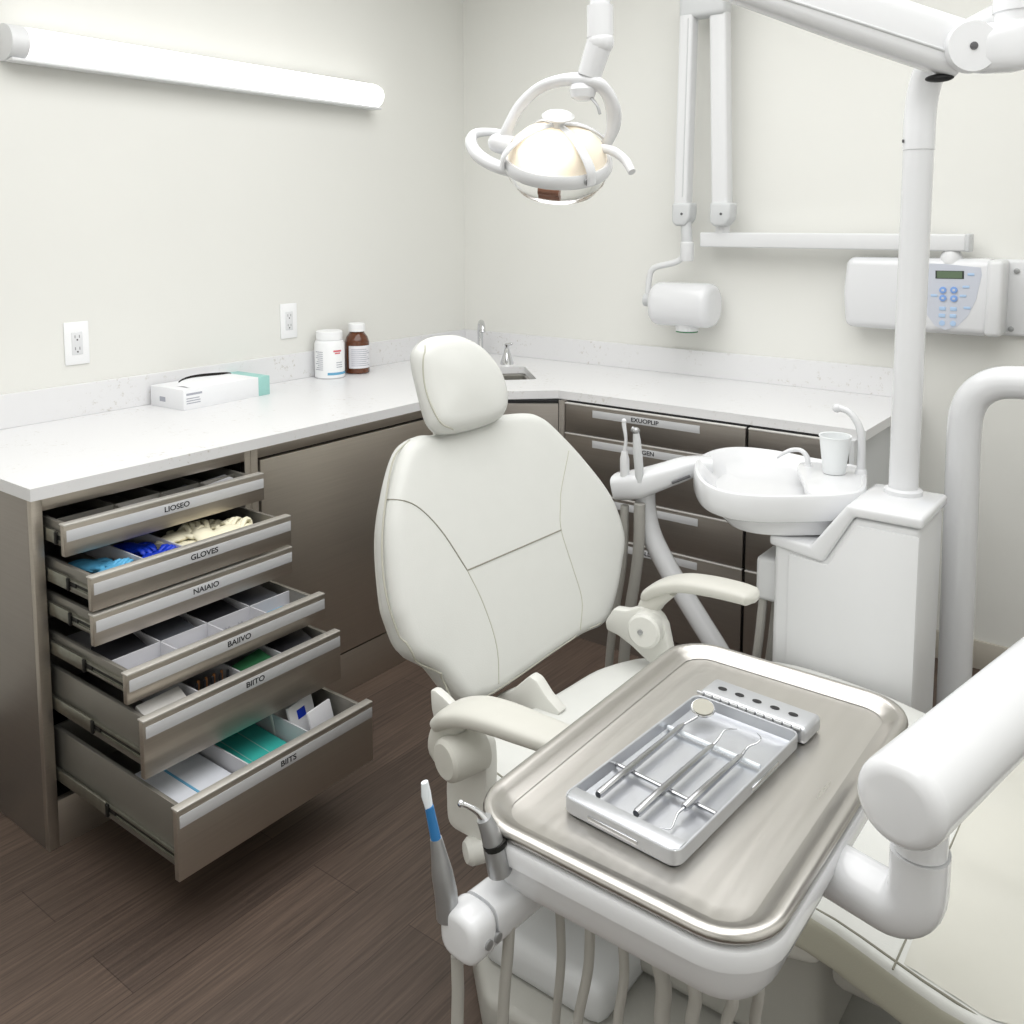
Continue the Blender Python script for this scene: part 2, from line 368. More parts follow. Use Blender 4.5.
hb = dbox(MB(), Ld-.075, Ld-.045, .004, .016, .73, .737, .001); obj('handle', hb, 'steel_lip', sc_)

# back run drawer cabinets
BY = -.640
def back_cab(x0, x1, lab, texts, strips, name='drawer_cabinet'):
    t = thing(name, lab, 'cabinet', ((x0+x1)/2, -.33, 0), 'drawer cabinets on the back wall')
    obj('carcass', MB().box(x0, x1, BY+.018, -.02, .01, .878), 'dark', t)
    obj('kick_plate', MB().box(x0, x1, BY+.004, BY+.018, 0, .09), 'steel_x', t)
    for k, (z0, z1) in enumerate(((.768, .872), (.562, .762), (.412, .556), (.095, .406))):
        d = obj('drawer', MB().box(x0+.003, x1-.003, BY, BY+.018, z0, z1, .0015), 'steel_x', t)
        obj('drawer_lip', MB().box(x0+.003, x1-.003, BY-.0035, BY+.012, z1-.002, z1+.003, .001), 'lip_highlight', d)
        if strips:
            sx0, sx1 = x0+.12, x0+.535
            zt = z1-(.012 if k else .013)
            obj('label_strip', MB().box(sx0, sx1, BY-.0016, BY, zt-.026, zt, .0004), 'strip', d)
            text(texts[k], (sx0+.21, BY-.0018, zt-.013), (1, 0, 0), (0, 0, 1), .02, 'ink', d, squeeze=1.2)
    return t
back_cab(1.012, 1.708, 'wider steel cabinet on the back wall with four drawers and pale label strips', ['EXUOPLIP', 'ENGEN', 'GIIUE', 'SBBLL'], True)
bc = back_cab(1.712, 2.03, 'narrow steel cabinet at the right end of the back counter without label strips', None, False)
obj('end_panel', MB().box(2.03, 2.045, BY, -.02, 0, .88, .001), 'grey_plastic', bc)
obj('corner_stile', MB().box(.992, 1.012, BY, BY+.02, 0, .88, .001), 'steel_x', bpy.data.objects['sink_cabinet'])

# ------------------------------------------------------------------ counter top with sink hole
ct = thing('countertop', 'white speckled quartz L-shaped counter with matching backsplash', 'countertop', (.5, -.5, .88))
outer = [(.0, -.001), (2.07, -.001), (2.07, -.617), (.968, -.617), (.714, -.862), (.714, -2.405), (.0, -2.405)]
sa, sb = V((1, -1, 0)).normalized(), V((1, 1, 0)).normalized(); scn = V((.5, -.5, 0))
def srect(hd, hw, z, r=.02): return [scn+sa*p.x+sb*p.y+V((0, 0, z)) for p in rrect(-hd, hd, -hw, hw, r, 0, 4)]
def slab(name, outer, holes, z0, z1, m, parent):
    bm = bmesh.new(); edges = []
    for loop in [outer]+holes:
        vs = [bm.verts.new((p[0], p[1], z1)) for p in loop]
        for i in range(len(vs)): edges.append(bm.edges.new((vs[i], vs[(i+1) % len(vs)])))
    bmesh.ops.triangle_fill(bm, edges=edges, use_beauty=True, use_dissolve=False)
    r = bmesh.ops.extrude_face_region(bm, geom=bm.faces[:])
    for v in r['geom']:
        if isinstance(v, bmesh.types.BMVert): v.co.z = z0
    bmesh.ops.recalc_face_normals(bm, faces=bm.faces[:])
    mb = MB(); mb._merge(bm); return obj(name, mb, m, parent)
slab('top_slab', outer, [[(p.x, p.y) for p in srect(.165, .21, 0)]], .88, .91, 'quartz', ct)
obj('backsplash', MB().box(0.0005, .016, -2.405, -.0165, .9101, 1.013, .0015), 'quartz', ct, ang=20)
obj('backsplash', MB().box(.0005, 2.07, -.016, -.0005, .9101, 1.013, .0015), 'quartz', ct, ang=20)
sk = MB(); sk.rings([srect(.168, .213, .879), srect(.160, .205, .872), srect(.155, .20, .76), srect(.12, .16, .745), srect(.02, .02, .742, .005)], False, True)
sko = tag(obj('sink_basin', sk, 'sink'), 'undermount stainless steel sink basin in the counter corner', 'sink')
obj('drain', MB().lathe([(.001, .003), (.025, .003), (.028, 0)], scn+V((0, 0, .743)), n=20), 'chrome', sko)
fa = thing('sink_faucet', 'chrome faucet with conical lever handle behind the corner sink', 'faucet', (.2, -.2, .91))
f0 = V((.235, -.205, .91))
f1 = az(477, 345, .91)
f0 = V((.19, -.115, .91))
obj('spout', MB().lathe([(.026, 0), (.026, .006), (.02, .016), (.013, .03), (.012, .10)], f0).tube(catmull([f0+V((0, 0, .09)), f0+V((.0, 0, .13)), f0+V((.012, -.012, .155)), f0+V((.04, -.04, .163)), f0+V((.07, -.07, .15)), f0+V((.078, -.078, .125))], 5), [.013, .013, .013, .012, .012, .012]), 'chrome', fa)
hc = az(507, 364, .91)
for q in (hc, V((-hc.y, -hc.x, hc.z))):
    obj('handle', MB().lathe([(.030, 0), (.028, .01), (.018, .04), (.011, .062), (.009, .075), (.011, .082), (.011, .088), (.004, .092)], q, n=20).capsule(q+V((0, 0, .085)), q+V((.03, .0, .092)), .006, 10), 'chrome', fa)

# ------------------------------------------------------------------ things on the counter
bx = thing('glove_box', 'white and teal carton of gloves with a torn top on the counter', 'box', (.1, -1.47, .91))
p0, p1, p2 = az(184, 411, .91), az(270, 394, .91), az(155, 403, .91)
e1 = (p1-p0); e2 = (p2-p0); e2 = V((-e1.y, e1.x, 0)).normalized()*.175; hB = .068
def bxp(a, b, h): return p0+e1*a+e2*b+V((0, 0, h))
obj('carton', MB().prism([bxp(0, 0, 0), bxp(.86, 0, 0), bxp(.86, 1, 0), bxp(0, 1, 0)], (0, 0, hB), .001), 'carton', bx)
obj('teal_end', MB().prism([bxp(.86, 0, .0), bxp(1, 0, 0), bxp(1, 1, 0), bxp(.86, 1, 0)], (0, 0, hB), .001), 'carton_teal', bx)
top = MB()
N_ = 14; r0 = []; r1 = []; 
for k in range(N_+1):
    a = .10+.72*k/N_; s_ = math.sin(math.pi*min(1, k/N_*1.0))**.6*.018
    r0.append(bxp(a, .0, hB-.0005)); r1.append(bxp(a, .50+.12*math.sin(k*.55), hB+s_))
top.rings([r0, [ (x+y)/2+V((0, 0, .004)) for x, y in zip(r0, r1)], r1], False, False, closed=False)
obj('lid_flap', top, 'carton', bx)
obj('opening_shade', MB().rings([[p+V((0, 0, .0006)) for p in r1[1:-1]], [p+e2*.012+V((0, 0, .002+.008*math.sin(math.pi*(k+1)/N_))) for k, p in enumerate(r1[1:-1])]], False, False, closed=False), 'gap', bx)  # upright dark ribbon painting the shade inside the torn top
pr = MB()
for k, (a0, a1, h) in enumerate(((.03, .2, .048), (.03, .17, .036), (.03, .18, .028), (.03, .18, .02))):
    pr.prism([bxp(a0, -.003, h), bxp(a1, -.003, h), bxp(a1, -.003, h+(.007 if k == 0 else .003)), bxp(a0, -.003, h+(.007 if k == 0 else .003))], (0, 0, 0) if False else e2*.002)
pr.prism([bxp(-.002, .72, .02), bxp(-.002, .55, .02), bxp(-.002, .55, .036), bxp(-.002, .72, .036)], e1*.002)
obj('printing', pr, 'print_grey', bx)
def bottle(name, label, px, py, prof, capprof, m, lab):
    c = az(px, py, .91); t = thing(name, label, 'bottle', c)
    obj('body', MB().lathe(prof, c, n=40), m, t); obj('cap', MB().lathe(capprof, c, n=40), 'bottle', t)
    return t, c
R1 = .059
b1, c1 = bottle('medicine_jar', 'wide white plastic jar with white lid and printed label', 330, 377, [(R1-.006, 0), (R1, .005), (R1, .136), (R1-.004, .147), (.049, .150), (.049, .158)], [(.049, .154), (.052, .154), (.052, .184), (.049, .187), (.002, .187)], 'bottle', None)
R2 = .050
b2_, c2 = bottle('medicine_bottle', 'brown amber bottle with white cap and white label', 357.5, 372.5, [(R2-.005, 0), (R2, .004), (R2, .128), (R2-.007, .150), (.033, .163), (.030, .166), (.030, .178)], [(.02, .172), (.034, .172), (.034, .202), (.031, .205), (.002, .205)], 'amber', None)
def wrap(c, r, a0, a1, z0, z1):
    mb = MB(); n = 16; rows = []
    for z in (z0, z1): rows.append([c+V((r*math.cos(a0+(a1-a0)*k/n), r*math.sin(a0+(a1-a0)*k/n), z)) for k in range(n+1)])
    mb.rings(rows, False, False, closed=False); return mb
va = math.atan2(CAM.y-c1.y, CAM.x-c1.x)
obj('label_band', wrap(c2, R2+.0006, va-.75, va+1.5, .024, .116), 'paper', b2_)
pm = MB()
for k in range(9): pm._merge(wrap(c2, R2+.001, va-.5, va+1.2-.2*(k % 3), .034+k*.0082, .0365+k*.0082).bm)
obj('printing', pm, 'print_grey', b2_)
obj('blue_band', wrap(c1, R1+.0006, va-.15, va+1.5, .016, .026), 'print_blue', b1)
pm = MB(); pm._merge(wrap(c1, R1+.0007, va+.25, va+.85, .107, .114).bm); pm._merge(wrap(c1, R1+.0007, va+.35, va+.75, .099, .104).bm); obj('red_printing', pm, 'print_red', b1)
pm = MB()
for k in range(10): pm._merge(wrap(c1, R1+.0007, va-1.1+.1*(k % 3), va-.45, .036+k*.0078, .0385+k*.0078).bm)
for k in range(3): pm._merge(wrap(c1, R1+.0007, va+.45, va+.95, .045+k*.009, .048+k*.009).bm)
obj('grey_printing', pm, 'print_grey', b1)

# outlets
for (x0, y0, x1, y1, lab) in ((62, 322, 90, 364, 'white duplex wall outlet above the near end of the counter'), (279, 303, 297, 336, 'white duplex wall outlet above the white jar')):
    a, b = ax(x0, y0, 0), ax(x1, y1, 0); yc = (a.y+b.y)/2; zc = 1.143
    t = thing('wall_outlet', lab, 'outlet', (0, yc, zc), 'wall outlets over the left counter')
    obj('cover_plate', MB().box(0, .006, yc-.04, yc+.04, zc-.068, zc+.068, .003), 'bottle', t)
    obj('socket_insert', MB().box(.004, .008, yc-.018, yc+.018, zc-.036, zc+.036, .002), 'gloss', t)
    sl = MB()
    for s in (-1, 1):
        z = zc+s*.019
        sl.box(.0075, .0083, yc-.008, yc-.006, z-.002, z+.007).box(.0075, .0083, yc+.006, yc+.008, z-.002, z+.007).lathe([(.003, 0), (.003, .0006)], (.0077, yc, z-.008), (1, 0, 0), 10)
    obj('slots', sl, 'seal', t)

# wall lamp
L0, L1 = -2.10, -.60; zl = 2.044
wl = thing('wall_lamp', 'long white linear wall lamp, lit, above the left counter', 'lamp', (0, (L0+L1)/2, zl))
obj('housing', MB().box(0, .035, L0, L1-.01, zl-.052, zl+.052, .003).box(.03, .075, L0+.005, L1-.012, zl-.056, zl-.046, .003), 'satin', wl)
def dsec(y, k=1, off=0):
    return [V((.03+k*.062*math.cos(a)*(1 if True else 0), y, zl+k*.050*math.sin(a))) for a in [math.pi/2-math.pi*i/16 for i in range(17)]]+[V((.03, y, zl-.05*k)), V((.03, y, zl+.05*k))][:0]
obj('diffuser', MB().rings([dsec(L0+.05), dsec(L1-.03), dsec(L1-.012, .93), dsec(L1-.002, .75), dsec(L1, .45)], True, True), 'lamp', wl)
obj('end_cap', MB().rings([dsec(L0-.002, .96), dsec(L0, 1.04), dsec(L0+.05, 1.04)], True, True), 'satin', wl)

# ------------------------------------------------------------------ x-ray unit on the back wall
xr = thing('xray_unit', 'white wall-mounted x-ray machine with folded arm, tube head and control box', 'x-ray machine', (1.8, 0, 1.27))
XY = -.12
obj('mounting_plate', MB().box(2.28, 2.46, -.03, 0, 1.155, 1.405, .012, 3), 'satin', xr)
pl = [V((1.835, 0, 1.40)), V((2.30, 0, 1.405)), V((2.33, 0, 1.28)), V((2.30, 0, 1.155)), V((1.845, 0, 1.165)), V((1.815, 0, 1.28))]
pl = [V((1.836, 0, 1.404)), V((2.30, 0, 1.408)), V((2.305, 0, 1.28)), V((2.30, 0, 1.155)), V((1.838, 0, 1.160)), V((1.826, 0, 1.28))]
obj('control_box', MB().prism([p+V((0, XY, 0)) for p in pl], (0, -XY-.002, 0), .028, 5), 'gloss', xr)
obj('side_cover', MB().box(2.283, 2.332, -.128, -.01, 1.158, 1.404, .014, 3), 'satin', xr)
obj('bolt', MB().lathe([(.009, 0), (.009, .004), (.005, .005)], ay(1017, 271, -.03), (0, -1, 0), 12).lathe([(.009, 0), (.009, .004), (.005, .005)], ay(1011, 329, -.03), (0, -1, 0), 12), 'metal_dk', xr)
def kp(px, py): return ay(px, py, XY-.001)
kpts = [kp(x, y) for x, y in ((916, 263), (945, 264), (981, 267.5), (982, 275), (976, 300), (968, 316), (957, 327), (945, 330), (935, 326), (925, 312), (917, 290))]
kpad = obj('keypad', MB().prism(kpts, (0, .003, 0)), 'keypad', xr)
q = [kp(x, y) for x, y in ((935.5, 270.5), (964, 271), (964, 279), (935.5, 278.5))]
obj('display', MB().prism([p+V((0, -.001, 0)) for p in q], (0, .001, 0)), 'lcd_frame', kpad)
cq = sum(q, V())/4
obj('display_glass', MB().prism([cq+(p-cq)*.88+V((0, -.002, 0)) for p in q], (0, .001, 0)), 'lcd', kpad)
for x, y in ((943, 290), (954, 290), (943, 298), (954, 298.5)):
    k_ = obj('round_key', MB().lathe([(.011, 0), (.011, .003), (.009, .0036)], kp(x, y)+V((0, -.0005, 0)), (0, -1, 0), 16), 'key_blue', kpad)
    c = kp(x, y); obj('key_symbol', MB().box(c.x-.004, c.x+.004, c.y-.0046, c.y-.003, c.z-.004, c.z+.003, .001), 'keypad', kpad)
for x, y in ((942.5, 308.5), (953.5, 309), (942, 315.5), (953, 316)): c = kp(x, y); obj('small_key', MB().box(c.x-.010, c.x+.010, c.y-.002, c.y, c.z-.006, c.z+.006, .001), 'key_pale', kpad)
for x, y in ((942, 323), (953, 323.5)): obj('small_key', MB().lathe([(.009, 0), (.009, .002)], kp(x, y), (0, -1, 0), 14), 'key_pale', kpad)
for x, y in ((934, 295.5), (963, 296), (966, 287), (971, 274.5), (967, 308)): c = kp(x, y); obj('small_key', MB().box(c.x-.010, c.x+.010, c.y-.0015, c.y, c.z-.004, c.z+.004, .001), 'key_pale', kpad)
bz0, bz1 = 1.430, 1.486
pv = ay(951, 256, -.09)
obj('pivot', MB().lathe([(.035, 0), (.035, .02), (.026, .04), (.022, .05)], (pv.x, -.085, 1.39)), 'satin', xr)
ba = obj('horizontal_arm', MB().box(1.278, 2.215, -.115, -.055, bz0, bz1, .006, 3), 'satin', xr)
obj('end_cap', MB().box(2.213, 2.228, -.117, -.053, bz0-.002, bz1+.002, .006, 3), 'grey_plastic', xr)
def arm(px0, py0, px1, py1, w0, w1, y, nm='folding_arm'):
    a, b = ay(px0, py0, y), ay(px1, py1, y)
    a.z = max(a.z, 2.5) if False else a.z
    return a, b
a0, a1 = ay(690, -10, -.115), ay(683, 205, -.115)
c0, c1_ = ay(720, -10, -.10), ay(722, 205, -.10)
ext = lambda p, q, t: q+(p-q)*t
def bar2(mb, a, b, w, dpt): return mb.tube([a, b], w, 24, flat=dpt/w, up=(0, 1, 0), p=5)
A0 = ext(a0, a1, .88); C0 = ext(c0, c1_, .90)
obj('lower_arm', bar2(MB(), A0, a1, .029, .030), 'satin', xr)
obj('arm_groove', MB().box(-.001, .001, -.001, .001, -.001, .001) if False else MB().tube([ext(A0, a1, .98)+V((.012, -.030, 0)), a1+V((.012, -.030, .03))], .0025, 6), 'grey_plastic', xr)
obj('upper_arm', bar2(MB(), C0, c1_, .034, .030), 'satin', xr)
obj('top_joint', MB().box(A0.x-.033, C0.x+.037, -.145, -.07, A0.z-.012, A0.z+.085, .02, 4), 'grey_plastic', xr)
for (p, w, s) in ((a1, .039, 'l'), (c1_, .043, 'r')):
    j = ay(684 if s == 'l' else 723, 214, -.12)
    obj('joint_cap', MB().prism([V((j.x-w+.0, -.15, j.z+.042)), V((j.x+w, -.15, j.z+.042)), V((j.x+w*.9, -.15, j.z-.018)), V((j.x+w*.4, -.15, j.z-.045)), V((j.x-w*.6, -.15, j.z-.047)), V((j.x-w, -.15, j.z-.030))], (0, .07, 0), .010, 3), 'grey_plastic', xr)
    obj('joint_screw', MB().lathe([(.005, 0), (.005, .002)], (j.x+.005, -.15, j.z), (0, -1, 0), 10), 'seal', xr)
jl = ay(686, 222, -.12)
obj('arm_stub', MB().lathe([(.028, 0), (.026, -.05)], (c1_.x+.0, -.09, 1.53)), 'satin', xr)
yk = ay(687, 252, -.12)
obj('stem', MB().tube([V((jl.x, -.12, jl.z)), V((yk.x, -.12, yk.z+.03))], .021, 16), 'grey_plastic', xr)
y1_, y2_, y3_, y4_ = ay(676, 262, -.12), ay(654, 268, -.12), ay(649, 280, -.12), ay(648, 300, -.12)
obj('yoke', MB().lathe([(.024, -.02), (.026, -.015), (.026, .05), (.022, .055)], (yk.x, -.12, yk.z-.015)).tube(catmull([V((yk.x, -.12, yk.z-.005)), y1_, y2_, y3_, y4_], 5), .012, 12), 'satin', xr)
h0, h1 = ay(655, 303, -.12), ay(715, 306, -.12)
obj('yoke_disc', MB().tube([y4_+V((-.012, 0, 0)), y4_+V((.016, 0, 0))], .026, 20), 'grey_plastic', xr)
obj('tube_head', MB().capsule(h0, h1, .086, 32, e=.032, p=2.4), 'gloss', xr)
hb_ = ay(687, 326, -.12)
obj('collimator', MB().lathe([(.05, .03), (.05, .0), (.044, -.02), (.044, -.03)], (hb_.x, -.12, hb_.z+.012), sx=1, sy=1), 'satin', xr)
obj('aperture', MB().lathe([(.043, 0), (.043, -.006)], (hb_.x, -.12, hb_.z-.017)), 'green', xr)

# ------------------------------------------------------------------ cuspidor unit
cs = thing('cuspidor_unit', 'white spittoon cabinet with rinse bowl, tall column and assistant holder', 'dental unit', (2.2, -1.1, 0))
zt, zl_ = .887, .774; ys0, ys1 = -1.30, -1.085
def cprof(y, d=0): return [V((2.062, y, .02)), V((2.062, y, zl_-.012)), V((2.185, y, zl_-.022)), V((2.245, y, zt-.028)), V((2.388, y, zt-.028)), V((2.388, y, .02))]
obj('cabinet_body', MB().prism(cprof(ys0), (0, ys1-ys0, 0), .014, 3), 'satin', cs)
obj('front_panel', MB().prism([V((2.10, ys0-.004, .03)), V((2.10, ys0-.004, zl_-.03)), V((2.192, ys0-.004, zl_-.038)), V((2.252, ys0-.004, zt-.045)), V((2.3872, ys0-.004, zt-.045)), V((2.3872, ys0-.004, .03))], (0, .006, 0), .002), 'satin', cs)
tr = [V((2.052, 0, zl_-.018)), V((2.052, 0, zl_+.006)), V((2.152, 0, zl_+.0)), V((2.232, 0, zt)), V((2.395, 0, zt)), V((2.395, 0, zt-.026)), V((2.248, 0, zt-.026)), V((2.182, 0, zl_-.034)), V((2.17, 0, zl_-.034))]
obj('top_trim', MB().prism([p+V((0, ys0-.007, 0)) for p in tr], (0, ys1-ys0+.014, 0), .008, 3), 'gloss', cs)
cb = az(903, 493, zt); ct_ = ay(919, 150, cb.y); 
obj('column_collar', MB().lathe([(.043, -.002), (.043, .010), (.036, .014)], (cb.x, cb.y, zt)), 'gloss', cs)
up_ = V((cb.x, cb.y, zt)); tp = V((ct_.x-.001, cb.y, ct_.z))
obj('column', MB().tube([up_, tp], .033, 28), 'gloss', cs)
# bent top of the column reaching toward the camera
PP = ay(1017, 8, -1.48); bdir = V((PP.x-tp.x, PP.y-tp.y, 0)); BL = bdir.length; bdir.normalize()
bend = [tp, tp+V((0, 0, .075)), tp+V((0, 0, .125))+bdir*.012, tp+V((0, 0, .165))+bdir*.04, tp+V((0, 0, .192))+bdir*.09, tp+V((0, 0, .205))+bdir*.2, tp+V((0, 0, .21))+bdir*BL]
obj('column_bend', MB().tube(catmull(bend, 6), .0345, 28), 'gloss', cs)
obj('column_screw', MB().lathe([(.004, 0), (.004, .002)], tp+V((-.028, -.022, .02)), (-.8, -.6, 0), 10), 'seal', cs)
# bowl
BYc = -1.15
rim = [az(x, y, .885) for x, y in ((694, 470), (697, 458), (715, 449), (740, 446.5), (775, 450), (810, 457), (845, 463), (864, 468), (868, 482), (862, 492), (835, 496), (800, 497), (760, 497), (725, 493), (703, 484))]
rim = catmull(rim, 5, True); rc = sum(rim, V())/len(rim)
def rsc(s, z, sh=V((0, 0, 0))): return [V((rc.x+(p.x-rc.x)*s, rc.y+(p.y-rc.y)*s, z))+sh for p in rim]
bsh = V((.03, 0, 0))
obj('rinse_bowl', MB().rings([rsc(.3, .834, V((-.03, 0, 0))), rsc(.6, .838, V((-.03, 0, 0))), rsc(.82, .860), rsc(.90, .880), rsc(.95, .887), rsc(.985, .885), rsc(1.0, .876), rsc(1.0, .848), rsc(.995, .833), rsc(.975, .823), rsc(.94, .819), rsc(.82, .818)], True, True), 'gloss', cs)
obj('bowl_base', MB().rings([rsc(.84, .82, bsh*.5), rsc(.83, .80, bsh*.6), rsc(.78, .782, bsh*.9), rsc(.66, .775, bsh*1.4), rsc(.5, .774, bsh*2)], True, True), 'gloss', cs)
dk = [az(x, y, .884) for x, y in ((800, 462), (845, 465), (862, 470), (864, 484), (850, 493), (812, 494), (803, 480))]
obj('cup_deck', MB().prism([p for p in catmull(dk, 4, True)], (0, 0, -.02), .005), 'gloss', cs)
s0 = ay(861, 470, -1.15); zdk = .884
g0 = az(861, 474, zdk); 
gy = g0.y
obj('cup_filler', MB().lathe([(.016, 0), (.014, .01), (.011, .014)], g0).tube(catmull([g0, ay(861.5, 440, gy), ay(858, 424, gy), ay(849, 412, gy), ay(838, 407.5, gy)], 6), [.011, .010, .009, .008, .008], 14).ball(ay(837, 408, gy), .0115), 'gloss', cs)
q0 = az(808, 466, zdk); qy = q0.y
obj('bowl_flush_spout', MB().lathe([(.011, 0), (.009, .006)], q0).tube(catmull([q0, ay(807, 457, qy), ay(801, 450.5, qy), ay(792, 450, qy), ay(784, 453, qy-.01), ay(777, 457.5, qy-.015)], 6), [.008, .007, .006, .006, .005, .004], 12), 'gloss', cs)
cupc = az(834, 473, zdk); 
tag(obj('drinking_cup', MB().lathe([(.027, .001), (.028, .004), (.039, .094), (.041, .096), (.0405, .099), (.037, .098), (.026, .006), (.002, .005)], cupc, n=32, caps=False), 'cup'), 'white plastic cup standing on the rinse bowl deck', 'cup')
# suction dock on the side
sd = ay(766, 572, -1.22)
obj('side_dock', MB().box(2.005, 2.064, -1.27, -1.16, sd.z-.055, sd.z+.055, .012, 3), 'satin', cs)
for k, (xo, yo) in enumerate(((2.02, -1.25), (2.04, -1.21))):
    obj('hose', MB().tube(catmull([V((xo, yo, sd.z-.05)), V((xo-.01, yo, sd.z-.18)), V((xo-.03, yo, .25)), V((xo-.02, yo+.02, .02))], 6), .011, 10), 'hose', cs)
# assistant arm
ah = -1.15
hA, hB2 = ay(635, 482, -1.2), ay(700, 470, -1.12)
aa = [ay(617, 486, -1.215), ay(640, 483, -1.2), ay(668, 474, -1.17), ay(690, 467, -1.13), ay(712, 466, -1.1)]
obj('holder_arm', MB().tube(catmull(aa, 5), [.048, .052, .042, .037, .034], 24, flat=.72, up=(0, 0, 1), p=3.6), 'gloss', cs)
p5 = [ay(645, 488, -1.19), ay(646, 510, -1.19), ay(652, 536, -1.19), ay(669, 570, -1.19), ay(690, 605, -1.19), ay(715, 645, -1.19), ay(738, 682, -1.19)]
p5.append(V((2.05, -1.19, .25)))
obj('support_tube', MB().tube(catmull(p5, 6), .0285, 20), 'gloss', cs)
obj('arm_slot', MB().tube([ay(672, 483, -1.206), ay(690, 476, -1.17)], .004, 8), 'seal', cs)
for (tipx, tipy, bx_, by_, nm, lab) in ((624, 421, 625, 484, 'scaler_handpiece', 'slim steel scaler handpiece in the assistant holder beside the rinse bowl'), (636, 431, 640, 482, 'syringe_handpiece', 'thicker air-water syringe in the assistant holder beside the rinse bowl')):
    bt, tt = ay(bx_, by_, -1.235), ay(tipx, tipy, -1.235); dv = tt-bt
    hp = thing(nm, lab, 'dental handpiece', bt)
    if nm[1] == 'c':
        obj('body', MB().tube([bt, bt+dv*.4, bt+dv*.52], [.013, .013, .008], 16), 'satin', hp)
        obj('tip', MB().tube(catmull([bt+dv*.5, bt+dv*.72+V((.005, 0, 0)), bt+dv*.92, bt+dv], 4), [.006, .0045, .006, .006], 12).ball(tt, .007), 'gloss', hp)
    else:
        obj('body', MB().tube([bt, bt+dv*.5, bt+dv*.8, bt+dv], [.012, .0125, .011, .008], 16), 'grey_plastic', hp)
        obj('head', MB().ball(tt, .0105).tube([tt, tt+V((-.012, -.004, .006))], .007, 10), 'metal_dk', hp)
    e = V((bt.x-.03, bt.y, .02))
    hz = obj('hose', MB().tube(catmull([bt+V((0, 0, -.06)), bt+V((-.004, 0, -.22)), bt+V((-.035, -.01, -.48)), V((bt.x-.05, bt.y, .02))], 8), .0115 if nm[1] == 'c' else .0155, 12), 'hose', hp)

# ------------------------------------------------------------------ operating light
ol = thing('operating_light', 'white dental lamp with twin handles hanging from a jointed arm, lit', 'dental light', (1.86, -1.9, 1.6))
pend = bend[-1]
vp_ = ay(1010, 12, -1.47)
obj('pivot_post', MB().lathe([(.037, -.055), (.037, .03), (.040, .032), (.040, .12)], (pend.x, pend.y, pend.z-.03)), 'gloss', ol)
EY = -1.52
el = ay(961, 51, EY)
obj('elbow_bracket', MB().tube([V((pend.x+.03, pend.y, el.z+.01)), ay(1012, 46, EY+.02), ay(985, 49, EY), el], [.030, .032, .030, .026], 24, flat=1.45, up=(0, 0, 1), p=3), 'gloss', ol)
LX = ay(600, -68, -1.9)
armp = [el, el.lerp(LX, .3), el.lerp(LX, .65), LX]
obj('spring_arm', MB().tube([armp[0], armp[1], armp[2], armp[3]], [.037, .036, .031, .026], 28, flat=1.38, up=(0, 0, 1), p=3.6), 'gloss', ol)
ad = (armp[2]-armp[0]).normalized(); an = V((ad.y, -ad.x, 0)).normalized(); an = an if an.y < 0 else -an
gro = [p+an*w_+V((0, 0, -.020)) for p, w_ in zip(armp, (.0365, .0355, .0305, .026))]
obj('arm_groove', MB().tube([gro[0], gro[1], gro[2]], .003, 8), 'grey_plastic', ol)
obj('elbow_disc', MB().lathe([(.046, 0), (.046, .012), (.044, .016), (.002, .017)], el+an*.034, an, 40), 'gloss', ol)
obj('elbow_screw', MB().lathe([(.007, 0), (.007, .003), (.004, .004)], el+an*.050, an, 14), 'seal', ol)
obj('elbow_gap', MB().ball(el+V((-.03, -.02, -.048)), .017, (1.5, .8, .45)), 'black', ol)
ys = -1.9
L_ = lambda x, y, d=0: ay(x, y, ys+d)
obj('drop_stem', MB().tube([LX, L_(600, 6)], .019, 20).tube([L_(600, 6), L_(600, 38)], .0245, 24).ball(L_(600.5, 42), .0255), 'gloss', ol)
obj('swivel', MB().tube([L_(600.5, 40), L_(589, 76)], [.0245, .0225], 24), 'gloss', ol)
yo = [L_(505, 140, -.02), L_(508, 128, -.02), L_(520, 106, -.01), L_(540, 88), L_(565, 80), L_(590, 81), L_(605, 90, .02), L_(613, 108, .04), L_(613, 128, .06), L_(605, 147, .07)]
obj('yoke', MB().tube(catmull(yo, 5), [.0155, .0155, .0155, .0155, .017, .02, .0165, .015, .014, .012], 18, flat=.7, up=(0, 0, 1)), 'gloss', ol)
obj('yoke_boss', MB().lathe([(.022, .01), (.026, 0), (.022, -.014), (.012, -.02)], L_(583, 90)), 'gloss', ol)
obj('cable', MB().tube(catmull([L_(590, 97), L_(597, 105), L_(600, 114)], 4), .003, 8), 'metal_dk', ol)
hd = L_(557, 159); av = V((-.08, .12, -1)).normalized(); av = V((.05, -.12, -1)).normalized()
# tilted frame for the head: local x toward right handle, axis av down
hx = (L_(622, 165, .05)-L_(490, 148, -.05)).normalized(); hz_ = hx.cross(V((-.45, .78, .52)).normalized()); 
if hz_.z < 0: hz_ = -hz_
hy = hz_.cross(hx)
def hp_(x, y, z): return hd+hx*x+hy*y+hz_*z
def hell(rx, ry, z, n=40, c=(0, 0)): return [hp_(c[0]+rx*math.cos(2*math.pi*k/n), c[1]+ry*math.sin(2*math.pi*k/n), z) for k in range(n)]
obj('reflector_dome', MB().rings([hell(.098, .085, .0), hell(.096, .083, .012), hell(.086, .074, .035), hell(.066, .056, .054), hell(.035, .03, .066), hell(.008, .008, .069)], True, True), 'bulb', ol)
bmt = M['bulb']; nt = bmt.node_tree; bsd = nt.nodes['Principled BSDF']
ge = nt.nodes.new('ShaderNodeNewGeometry'); vd = nt.nodes.new('ShaderNodeVectorMath'); vd.operation = 'DISTANCE'
